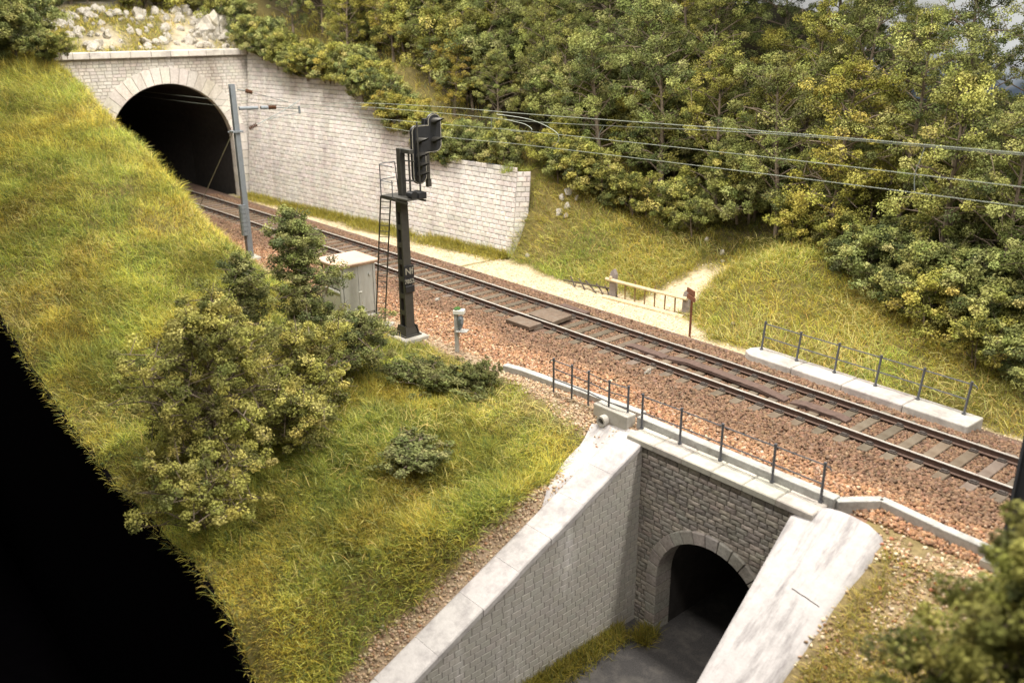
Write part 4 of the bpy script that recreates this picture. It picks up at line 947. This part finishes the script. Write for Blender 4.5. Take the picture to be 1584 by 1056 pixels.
n = 20000; x = rng.uniform(-3, 23, n); y = rng.uniform(2.6, 9, n); ok = (rng.uniform(0, 1, n) < np.clip(.4 + .9 * wob(x - 2, y + 4, 1.9), .04, 1)) & (path_k(x, y) < .2) & (y > np.interp(x, [-3.4, 2, 6, 8, 9.3, 12, 22], [4.9, 4.3, 4.7, 3.7, 2.8, 2.7, 2.6])) & ~((x > 11.2) & (x < 18.2) & (y < 2.75)); x, y = x[ok], y[ok]
grass('straw_grass', x, y, far_h(x, y) + .10, np.full(len(x), .44), [(.72, .62, .24), (.58, .54, .20), (.46, .48, .18), (.66, .46, .15)], [3, 3, 2, 1.5], .015, 1.1)
n = 26000; x = rng.uniform(-24.5, -2.9, n); y = wall_y(x) - np.abs(rng.normal(0, .42, n)) - .03; ok = y > 1.75; x, y = x[ok], y[ok]; ok = rng.uniform(0, 1, len(x)) < np.clip(.75 + .8 * wob(x, y, 1.5), .1, 1); x, y = x[ok], y[ok]
grass('verge_grass', x, y, np.full(len(x), -.40), np.where(wall_y(x) - y < .3, .42, .26), [(.46, .40, .07), (.34, .31, .07), (.56, .48, .16), (.24, .25, .08)], [3, 2, 1.5, 1.5], .022, .7)
# behind the wall top, over the tunnel
n = 26000; x = rng.uniform(-34, -3.6, n); y = rng.uniform(-6.5, 9.5, n); ok = np.where(x > -25.7, y > wall_y(x) + .55, (wob(x, y, 1.5) < .1)); x, y = x[ok], y[ok]
z = np.where(x > -25.6, far_h(x, y), np.where(y > 3, far_h(x, y), over_h(x))); grass('hilltop_grass', x, y, z, np.full(len(x), .42), GP, GW, .03, .85)
# right bank
n = 90000; x = rng.uniform(18.5, 27, n); y = rng.uniform(-14, -4.4, n); ok = (rng.uniform(0, 1, n) < np.clip(.75 - .9 * wob(x, y, 1.7), .2, 1)) & (x > np.interp(-y, [-q for q in oy], ox) + .05); x, y = x[ok], y[ok]
grass('right_grass', x, y, right_h(x, y), np.full(len(x), .25), [(.52, .42, .11), (.40, .35, .09), (.62, .50, .19), (.27, .28, .08)], [3, 3, 2, 2], .015, .95)
# weeds along the road foot
n = 5200; q = rng.uniform(0, 1, n); x = 12.86 + np.abs(rng.normal(0, .24, n)); y = -4.5 - 4.2 * q; ok = x < 12.86 + .8 * (.4 + .6 * np.sin(q * 3.1)); x, y = x[ok], y[ok]; x = np.where(y > -5.1, x + .55, x)
grass('roadside_grass', x, y, np.full(len(x), -5.58), np.full(len(x), .38), [(.34, .29, .05), (.24, .22, .05), (.40, .33, .09), (.16, .17, .05)], [3, 3, 1.5, 2], .016, .75)

# ------------------------------------------------------------------ trees and shrubs
def leaves_at(cl, rad, nper, size, pal, w, squash=.75, up=.5):
    cl = np.asarray(cl); k = len(cl); n = k * nper
    c = np.repeat(cl, nper, axis=0); rr = np.repeat(np.asarray(rad), nper)
    v = rng.normal(0, 1, (n, 3)); v /= np.linalg.norm(v, axis=1)[:, None]; q = rng.uniform(.25, 1, n) ** .6
    p = c + v * (rr * q)[:, None] * np.array([1, 1, squash])
    nr = v * .6 + rng.normal(0, .55, (n, 3)) + np.array([0, 0, up]); nr /= np.linalg.norm(nr, axis=1)[:, None]
    t_ = np.cross(nr, rng.normal(0, 1, (n, 3))); t_ /= np.linalg.norm(t_, axis=1)[:, None]; b_ = np.cross(nr, t_)
    s = size * rng.uniform(.6, 1.3, n); a = t_ * (s * .55)[:, None]; bb = b_ * (s * .36)[:, None]
    V = np.stack([p - a, p + bb * rng.uniform(.6, 1.2, (n, 1)) + nr * (s * .08)[:, None], p + a, p - bb * rng.uniform(.6, 1.2, (n, 1)) + nr * (s * .08)[:, None]], 1)
    F = (np.arange(n) * 4)[:, None] + np.arange(4)[None]
    cc = pick(pal, w, k, .22); col = np.repeat(cc, nper, axis=0) * rng.uniform(.84, 1.18, (n, 1))
    return V.reshape(-1, 3), F, np.repeat(col, 4, axis=0)
def make_plant(name, H, R, kind, nb, nper, size, crad, pal, w, mat, seed, trunk_r=.10, base=.12, label=None, cat='tree', group=None, parts=('trunk', 'crown'), stems=1, loose=1.0, drop=0.0):
    global rng
    keep = rng; rng = np.random.default_rng(seed); random.seed(seed)
    root = empty(name, (0, 0, 0), 0, label, cat, group)
    mb = MB(); cl = []; rad = []
    def profile(h):
        if kind == 'cone': return R * max(.12, (1.0 - h) ** (.85 if loose < 1.4 else .55)) * (.85 + .3 * math.sin(h * 17 + seed))
        if kind == 'low': return R * max(.3, (1 - h ** 2.2) ** .5)
        return R * (max(.05, math.sin(PI * min(1, .16 + h * .84))) ** .55)
    for st in range(stems):
        off = Vector((random.uniform(-1, 1), random.uniform(-1, 1), 0)) * (R * .35 if stems > 1 else 0)
        bend = Vector((random.uniform(-.1, .1), random.uniform(-.1, .1), 0)) * H
        tp_ = lambda h: off * (1 if stems == 1 else (1 + .6 * h)) + bend * (h * h) + Vector((.03 * H * math.sin(h * 6 + seed) * .3, .03 * H * math.cos(h * 5 + seed) * .3, H * .97 * h))
        k = 8; mb.tube([tp_(i / k) for i in range(k + 1)], [max(.012, trunk_r * (1 - .88 * i / k)) for i in range(k + 1)], 6)
        for i in range(nb // stems):
            h = base + (1 - base) * ((i + random.random()) / (nb // stems)) ** .9; az = i * 2.4 + random.uniform(-.6, .6); pr_ = profile((h - base) / (1 - base)) * (random.uniform(.62, 1.18) if loose < 1.4 else random.uniform(.45, 1.32))
            p0 = tp_(min(h * .92, .97)); el = {'cone': random.uniform(.1, .6), 'low': random.uniform(.2, .8)}.get(kind, random.uniform(.15, .85))
            dr = Vector((math.cos(az) * math.cos(el), math.sin(az) * math.cos(el), math.sin(el)))
            p1 = p0 + dr * pr_ * .55 + Vector((0, 0, .04 * pr_)); p2 = p0 + dr * pr_ + Vector((random.uniform(-.1, .1), random.uniform(-.1, .1), -.05)) * pr_
            mb.tube([p0, p1, p2], [trunk_r * .32 * (1.05 - h * .6), trunk_r * .2, .008], 4, cap=False)
            nsub = 5 if kind != 'low' else 4
            for sidx in range(nsub):
                f = .35 + .65 * (sidx + .5) / nsub; q = p0.lerp(p1, min(1, f * 2)) if f < .5 else p1.lerp(p2, (f - .5) * 2)
                sd = Vector((random.gauss(0, 1), random.gauss(0, 1), random.gauss(.25, .6))).normalized() * (crad * loose * random.uniform(.6, 1.9))
                e = q + sd; mb.tube([q, e, q + sd * 1.5], [.016, .010, .005], 3, cap=False)
                if random.random() < drop: continue
                cl.append(e); rad.append(crad * random.uniform(.55, 1.3))
            cl.append(p2); rad.append(crad * random.uniform(.7, 1.1))
    for i in range(5 * stems): cl.append(Vector((tp_(.96 + .03 * random.random()))) + Vector((random.gauss(0, crad * .6), random.gauss(0, crad * .6), random.gauss(0, crad * .5)))); rad.append(crad * .8)
    mb.build(parts[0], M['bark'], root)
    V, F, c_ = leaves_at([tuple(p) for p in cl], rad, nper, size, pal, w)
    mesh_np(parts[1], V, F, mat, np.clip(c_, 0, .8), root)
    rng = keep
    return root
def dup(root, loc, rz, s, label=None, group=None, first=False, tilt=0):
    r_ = root
    if not first:
        r_ = root.copy(); COL.objects.link(r_)
        for ch in list(root.children):
            c_ = ch.copy(); COL.objects.link(c_); c_.parent = r_
    r_.location = loc; r_.rotation_euler = (tilt, tilt * .5, rz); r_.scale = s if isinstance(s, tuple) else (s, s, s)
    if label: r_['label'] = label
    if group: r_['group'] = group
    return r_
OL = [(.275, .28, .105), (.20, .212, .085), (.36, .352, .14), (.112, .126, .06), (.43, .41, .185)]
OW = [3, 3, 2, 2, 1]
protos = []
specs = [('round', 8.0, 2.5, 34), ('round', 8.8, 2.2, 36), ('round', 7.2, 2.7, 34), ('round', 9.0, 2.0, 40), ('round', 9.4, 2.5, 38), ('round', 6.2, 2.1, 30)]
for i, (kd, H_, R_, nb) in enumerate(specs):
    protos.append(make_plant('leafy_tree', H_, R_, kd, nb, 150, .076, .32, OL, OW, M['leaf'], 100 + i, .13, .14 if kd != 'cone' else .08, 'tree', 'tree', 'trees of the wood above the cutting', loose=1.35, drop=.26))
low = [make_plant('woodland_shrub', 1.8, 1.15, 'low', 28, 95, .075, .21, OL, OW, M['leaf'], 140 + i, .04, .05, 'shrub', 'shrub', 'shrubs along the edge of the wood', ('stem', 'foliage'), 3) for i in range(3)]
big = [make_plant('woodland_shrub', 3.3, 1.9, 'low', 46, 130, .078, .30, OL, OW, M['leaf'], 150 + i, .06, .05, 'shrub', 'shrub', 'tall shrubs inside the wood', ('stem', 'foliage'), 3, 1.2, .15) for i in range(2)]
used = set()
def place(pset, i, x, y, z, s, label, group=None, rz=None):
    p = pset[i]; f = id(p) not in used; used.add(id(p))
    return dup(p, (x, y, z), random.uniform(0, 6.3) if rz is None else rz, s, label, group, f, random.uniform(-.06, .06))
random.seed(11)
TREES = []
# front row at the edge of the wood (x, y, proto, scale, label)
front = [(-1.2, 8.6, 5, .95, 'yellowish leafy tree just right of the retaining wall end'), (1.6, 9.6, 1, .95, 'leafy tree with bare lower trunk straight behind the gate'),
 (4.4, 9.6, 0, .9, 'bushy tree leaning over the top of the sandy path'), (7.4, 9.2, 2, .92, 'broad olive tree behind the path, right of gate'),
 (10.2, 8.2, 5, 1.05, 'light yellow-green tree at the front edge of the wood'), (12.2, 9.0, 4, .85, 'tall grey-green tree behind the far railing start'),
 (14.2, 7.6, 5, 1.0, 'olive tree rising behind the middle of the far railing'), (16.4, 6.9, 0, .85, 'spreading tree with thin trunk near the parapet end'),
 (18.6, 6.4, 2, .8, 'dark tree at the right picture edge beyond the track'), (13.0, 11.2, 3, .9, 'pointed tree with sky showing at its side')]
for x, y, i, s, lb in front: place(protos, i, x, y, float(far_h(np.array(x), np.array(y))) - .1, s * random.uniform(.95, 1.05), lb)
rows = [(-23.0, 6.5), (-20.2, 6.8), (-17.5, 6.6), (-15.0, 7.2), (-12.2, 7.4), (-9.6, 7.8), (-6.8, 7.9), (-4.2, 9.2), (-1.6, 11.0), (1.4, 12.2), (4.0, 12.6), (6.8, 12.0), (9.4, 11.6),
        (-24.5, 10), (-21, 10.4), (-17.5, 10.8), (-14, 11), (-10.8, 11.4), (-7.6, 11.6), (-4.6, 13), (-1.0, 14.4), (2.6, 15.6), (6.0, 15.2), (9.2, 14.8), (-19, 14.5), (-14, 15), (-9, 15.2), (-4, 16.8), (1, 18.4), (5, 18.6), (17, 10.5), (20.5, 9), (-28, 9), (-31, 7.5), (-23.4, 8.2), (-19, 8.6), (-16.2, 9), (-12.6, 9.2), (-9.4, 9.6), (-6.2, 9.8), (-10.8, 13.2), (-6.5, 13.6), (-16, 12.8), (-21.5, 13), (-27, 13), (-34, 4), (-37, -1), (-36, -6), (-33, -8.6), (-39, -10), (-40, 5), (-33, 12), (-41, -4), (-8, 20), (-3, 21), (2, 22), (6, 22), (-13, 19), (9.5, 19), (-5.5, 18.5), (-.8, 16.6), (4, 17.2), (22.5, 8.2), (24.5, 10.5), (20.5, 12.5), (23, 14), (26.5, 8.5), (14, 13.6)]
for k, (x, y) in enumerate(rows):
    i = random.randrange(6); x += random.uniform(-.5, .5); y += random.uniform(-.4, .4); s = random.uniform(.78, 1.02)
    if x > 2 and y > 14: s *= .8
    if x < -5 and y < 9: s *= .72
    if x > 9: s *= .72
    if x < -30: s *= .55
    z = float(far_h(np.array(x), np.array(y))) if y > 3 else (float(over_h(np.array(x))) if y > -6.5 else float(near_h(np.array(x), np.array(y))))
    place(protos, i, x, y, z - .15, s, 'olive green tree packed among others in the hillside wood', 'trees packed in the hillside wood')
# shrubs: foot of the wood, wall top, tunnel top
fs = [(-2.0, 7.0), (-1.3, 6.9), (-2.2, 6.9), (-1.6, 7.6), (-2.6, 7.8), (-.9, 7.3), (.3, 7.6), (-1.9, 7.3), (-.2, 8.0), (1.4, 8.4), (2.9, 8.8), (4.3, 8.6), (8.9, 8.1), (10.9, 7.2), (11.9, 7.4), (13.1, 6.6), (14.7, 6.3), (15.8, 6.0), (17.2, 5.4), (18.6, 5.1), (20.2, 5.0), (12.6, 8.2), (16.6, 7.6), (6.6, 10.2), (9.8, 9.2), (19.2, 3.9), (15.6, 5.2), (17.0, 4.7), (18.3, 4.2), (13.6, 5.9), (12.1, 6.5), (19.8, 4.5), (16.2, 6.0), (14.4, 6.6)]
for x, y in fs: place(low, random.randrange(3), x, y, float(far_h(np.array(x), np.array(y))) - .1, random.uniform(.7, 1.15), 'low olive shrub at the shaded foot of the wood', 'shrubs along the edge of the wood')
for k in range(12):
    x = random.uniform(3, 21); y = random.uniform(8.6, 12.5) - .12 * max(0, x - 9)
    place(big, random.randrange(2), x, y, float(far_h(np.array(x), np.array(y))) - .2, random.uniform(.7, 1.1), 'dark olive shrub between the trunks right of the path', 'tall shrubs between the trunks')
for k in range(34):
    x = random.uniform(-20, 1.5); y = random.uniform(8.2, 13.5)
    place(big, random.randrange(2), x, y, float(far_h(np.array(x), np.array(y))) - .2, random.uniform(.8, 1.2), 'tall olive shrub filling the wood behind the wall', 'tall shrubs inside the wood')
for k in range(46):
    x = -24 + k * .455; dd = random.uniform(.5, 1.1)
    y = float(wall_y(x)) + (.45 if -14.2 < x < -7 else .55) + dd * .5; z = float(wall_top(x)) - .3 - (.5 if -14.2 < x < -7.4 else 0)
    if x > -7.4 and k % 2: continue
    place(low, random.randrange(3), x, y, z, (.9, .9, random.uniform(.7, 1.15)), 'green shrub spilling over the retaining wall top', 'shrubs on top of the retaining wall')
for x, y, s in [(-27.5, -6.9, 1.3), (-29, -8.4, 1.5), (-31.5, -7.0, 1.6), (-33, -9.4, 1.6), (-26.5, -8.8, 1.1), (-35, -6.5, 1.7), (-30.8, -4.6, 1.0), (-32, .5, 1.2), (-31.5, 3.6, 1.4), (-33.5, 2.0, 1.6), (-29.2, 4.6, 1.2), (-36, -2.5, 1.4), (-27.2, 5.2, 1.1), (-38, -9, 1.8), (-26.5, 4.9, .7), (-24.0, -6.6, .8), (-22.6, -6.3, .55), (-25.4, -7.6, 1.2), (-28, -10.5, 1.6), (-31, -11, 1.8)]:
    z = float(over_h(np.array(x))) if y > -6.5 else float(near_h(np.array(x), np.array(y)))
    place(low, random.randrange(3), x, y, z - .1, s * 1.15, 'dark green shrub on the hill above the tunnel', 'shrubs above the tunnel')
# foreground shrubs on the bank
SL = [(.38, .365, .10), (.27, .27, .08), (.46, .43, .125), (.17, .178, .06), (.50, .46, .16)]
SW = [3, 3, 2, 2, 1]
def ground_at(x, y): return float(near_h(np.array(x), np.array(y)))
def shrub(x, y, H_, R_, kd, nb, seed, label, pal=None, name='bank_shrub', stems=1, crad=.20, nper=110, sz=.060, scale=1, parts=('stem', 'foliage'), tr=.05, base=.05):
    p_ = make_plant(name, H_, R_, kd, nb, nper, sz, crad, pal or SL, SW, M['bushleaf'], seed, tr, base, label, 'tree' if name == 'bank_tree' else 'shrub', None, parts, stems, 1.5, .30)
    return dup(p_, (x, y, ground_at(x, y) - .1), seed + (.9 if seed == 202 else 0), scale, first=True)
GD = [(.24, .265, .09), (.18, .205, .078), (.31, .315, .12), (.13, .15, .068), (.36, .36, .15)]
shrub(2.75, -7.75, 5.0, 1.55, 'cone', 80, 201, 'pointed dark green conical tree beside the grey cabinet', GD, 'bank_tree', 1, .19, 120, .060, 1, ('trunk', 'crown'), .08, .03)
shrub(5.3, -12.1, 4.7, 2.15, 'round', 84, 202, 'broad olive shrubby tree at the black layout edge', SL, 'bank_tree', 1, .21, 130, .062, 1, ('trunk', 'crown'), .09, .03)
shrub(5.3, -9.3, 2.7, 1.5, 'round', 54, 203, 'mid green shrub in front of the conical tree', SL)
shrub(4.2, -7.3, 1.8, 1.25, 'round', 40, 204, 'thin twiggy shrub spreading towards the signal foot', GD)
shrub(7.3, -12.8, 1.9, 1.5, 'low', 50, 205, 'low olive shrub hanging over the black edge', SL, 'bank_shrub', 3)
shrub(1.3, -9.2, 3.9, .95, 'cone', 46, 206, 'slender shrub rising left of the conical tree', GD)
shrub(6.5, -10.5, 1.9, 1.1, 'round', 36, 211, 'olive shrub filling the gap before the broad tree', SL)
shrub(3.8, -12.2, 2.8, 1.0, 'round', 40, 213, 'leaning olive shrub at the far side of the broad tree', SL)
shrub(2.9, -10.4, 3.0, 1.3, 'round', 44, 212, 'dense shrub between the slender shrub and broad tree', SL)
DK = [(.165, .185, .07), (.21, .225, .085), (.13, .14, .06), (.26, .255, .11)]
b7 = make_plant('low_bush', .85, 1.35, 'low', 52, 60, .07, .15, DK, [3, 2, 2, 1], M['bushleaf'], 207, .025, .03, 'low dark green bush just below the telephone post', 'bush', None, ('stem', 'foliage'), 4)
dup(b7, (5.5, -5.75, ground_at(5.5, -5.75) - .2), .35, (1.45, .75, .8), first=True)
dup(b7, (7.0, -4.85, ground_at(7.0, -4.85) - .15), 2.9, (.7, .42, .65), 'smaller dark green bush left of the three-rail fence')
b8 = make_plant('low_bush', .6, .75, 'low', 36, 46, .06, .13, DK, [3, 2, 2, 1], M['bushleaf'], 208, .02, .03, 'small dark tuft bush alone in the long grass', 'bush', None, ('stem', 'foliage'), 3)
dup(b8, (8.6, -8.4, ground_at(8.6, -8.4) - .12), 0, (1.4, 1.3, .8), first=True)
# blurred tree close to the camera
ft = make_plant('foreground_tree', 8.2, 1.5, 'round', 110, 110, .075, .23, [(.28, .275, .075), (.20, .205, .06), (.37, .35, .105), (.12, .13, .05)], [3, 3, 2, 2], M['bushleaf'], 209, .09, .25, 'out of focus olive tree close to the camera at right', 'tree')
dup(ft, (22.85, -9.75, -3.1), .6, 1, first=True)

# ------------------------------------------------------------------ rocks
def rock(name, x, y, z, s, label, group=None):
    import bmesh
    bm = bmesh.new(); bmesh.ops.create_icosphere(bm, subdivisions=2, radius=.5)
    ph = [random.uniform(0, 6.3) for _ in range(6)]
    for v in bm.verts:
        p = v.co; k = 1 + .22 * math.sin(p.x * 7 + ph[0]) * math.cos(p.y * 6 + ph[1]) + .15 * math.sin(p.z * 9 + ph[2]) + random.uniform(-.2, .16); v.co = p * k
    me = bpy.data.meshes.new(name); bm.to_mesh(me); bm.free(); me.materials.append(M['rock'])
    o = bpy.data.objects.new(name, me); COL.objects.link(o); o.location = (x, y, z); o.rotation_euler = (random.uniform(0, 6), random.uniform(0, 6), random.uniform(0, 6))
    o.scale = (s * random.uniform(.8, 1.5), s * random.uniform(.7, 1.2), s * random.uniform(.6, 1.0)); tag(o, label, 'rock', group); return o
random.seed(21)
for k in range(170):
    x = -26.2 - random.random() ** .8 * 5.2; y = random.uniform(-5.2, 4.8); s = random.choice([.2, .28, .36, .48, .62])
    rock('limestone_rock', x, y, float(over_h(np.array(x))) + s * .12, s, 'pale limestone rock in the scree above the tunnel', 'limestone rocks above the tunnel')
for k in range(4): rock('limestone_rock', -28.6 + random.uniform(-.6, .6), 3.9 + random.uniform(-.5, .6), 9.2, random.uniform(1.2, 1.7), 'big white boulder at the right end of the scree', 'big boulders right of the scree')
for x, y, s in [(-1.0, 6.1, .32), (-.8, 6.35, .28), (-1.2, 6.4, .26), (-.6, 6.1, .2), (-1.1, 6.7, .3), (-.7, 6.8, .22)]: rock('white_stone', x, y, float(far_h(np.array(x), np.array(y))) + .08, s, 'small white stone in the heap near the wall end', 'white stones heaped near the wall')
for x, y, s in [(4.9, 8.4, .25), (5.9, 8.1, .22), (3.4, 8.8, .4), (6.3, 7.6, .18), (-1.7, 4.9, .2), (9.7, 3.6, .14)]: rock('white_stone', x, y, float(far_h(np.array(x), np.array(y))) + .06, s, 'single white stone lying in the grass beyond the track', 'single white stones in the grass')
rock('white_stone', .42, -1.45, -.22, .24, 'pale round stone on the ballast right of the signal')
rock('white_stone', 10.26, -1.25, -.22, .26, 'grey round stone beside the near rail')

# ------------------------------------------------------------------ light
w = bpy.data.worlds.new('World'); sc.world = w; w.use_nodes = True
bg = w.node_tree.nodes['Background']; bg.inputs[0].default_value = (1.0, .94, .85, 1); bg.inputs[1].default_value = .16
def area(name, loc, target, sx_, sy_, power, col):
    l = bpy.data.lights.new(name, 'AREA'); l.shape = 'RECTANGLE'; l.size = sx_; l.size_y = sy_; l.energy = power; l.color = col
    o = bpy.data.objects.new(name, l); COL.objects.link(o); o.location = loc
    o.rotation_euler = (Vector(target) - Vector(loc)).to_track_quat('-Z', 'Y').to_euler(); return o
area('overhead_lamp', (3, -1.2, 19), (3, -1.0, 0), 62, 1.6, 19500, (1, .935, .84))
area('front_lamp', (14, -13.5, 19), (14, -9, -4), 40, 2, 5200, (1, .94, .86))
sc.view_settings.view_transform = 'Standard'; sc.view_settings.look = 'None'; sc.view_settings.exposure = 0; sc.view_settings.gamma = 1
sc.cycles.max_bounces = 6; sc.cycles.diffuse_bounces = 3; sc.cycles.glossy_bounces = 2; sc.cycles.transmission_bounces = 3
sc.cycles.use_denoising = True
sc.render.engine = 'CYCLES'
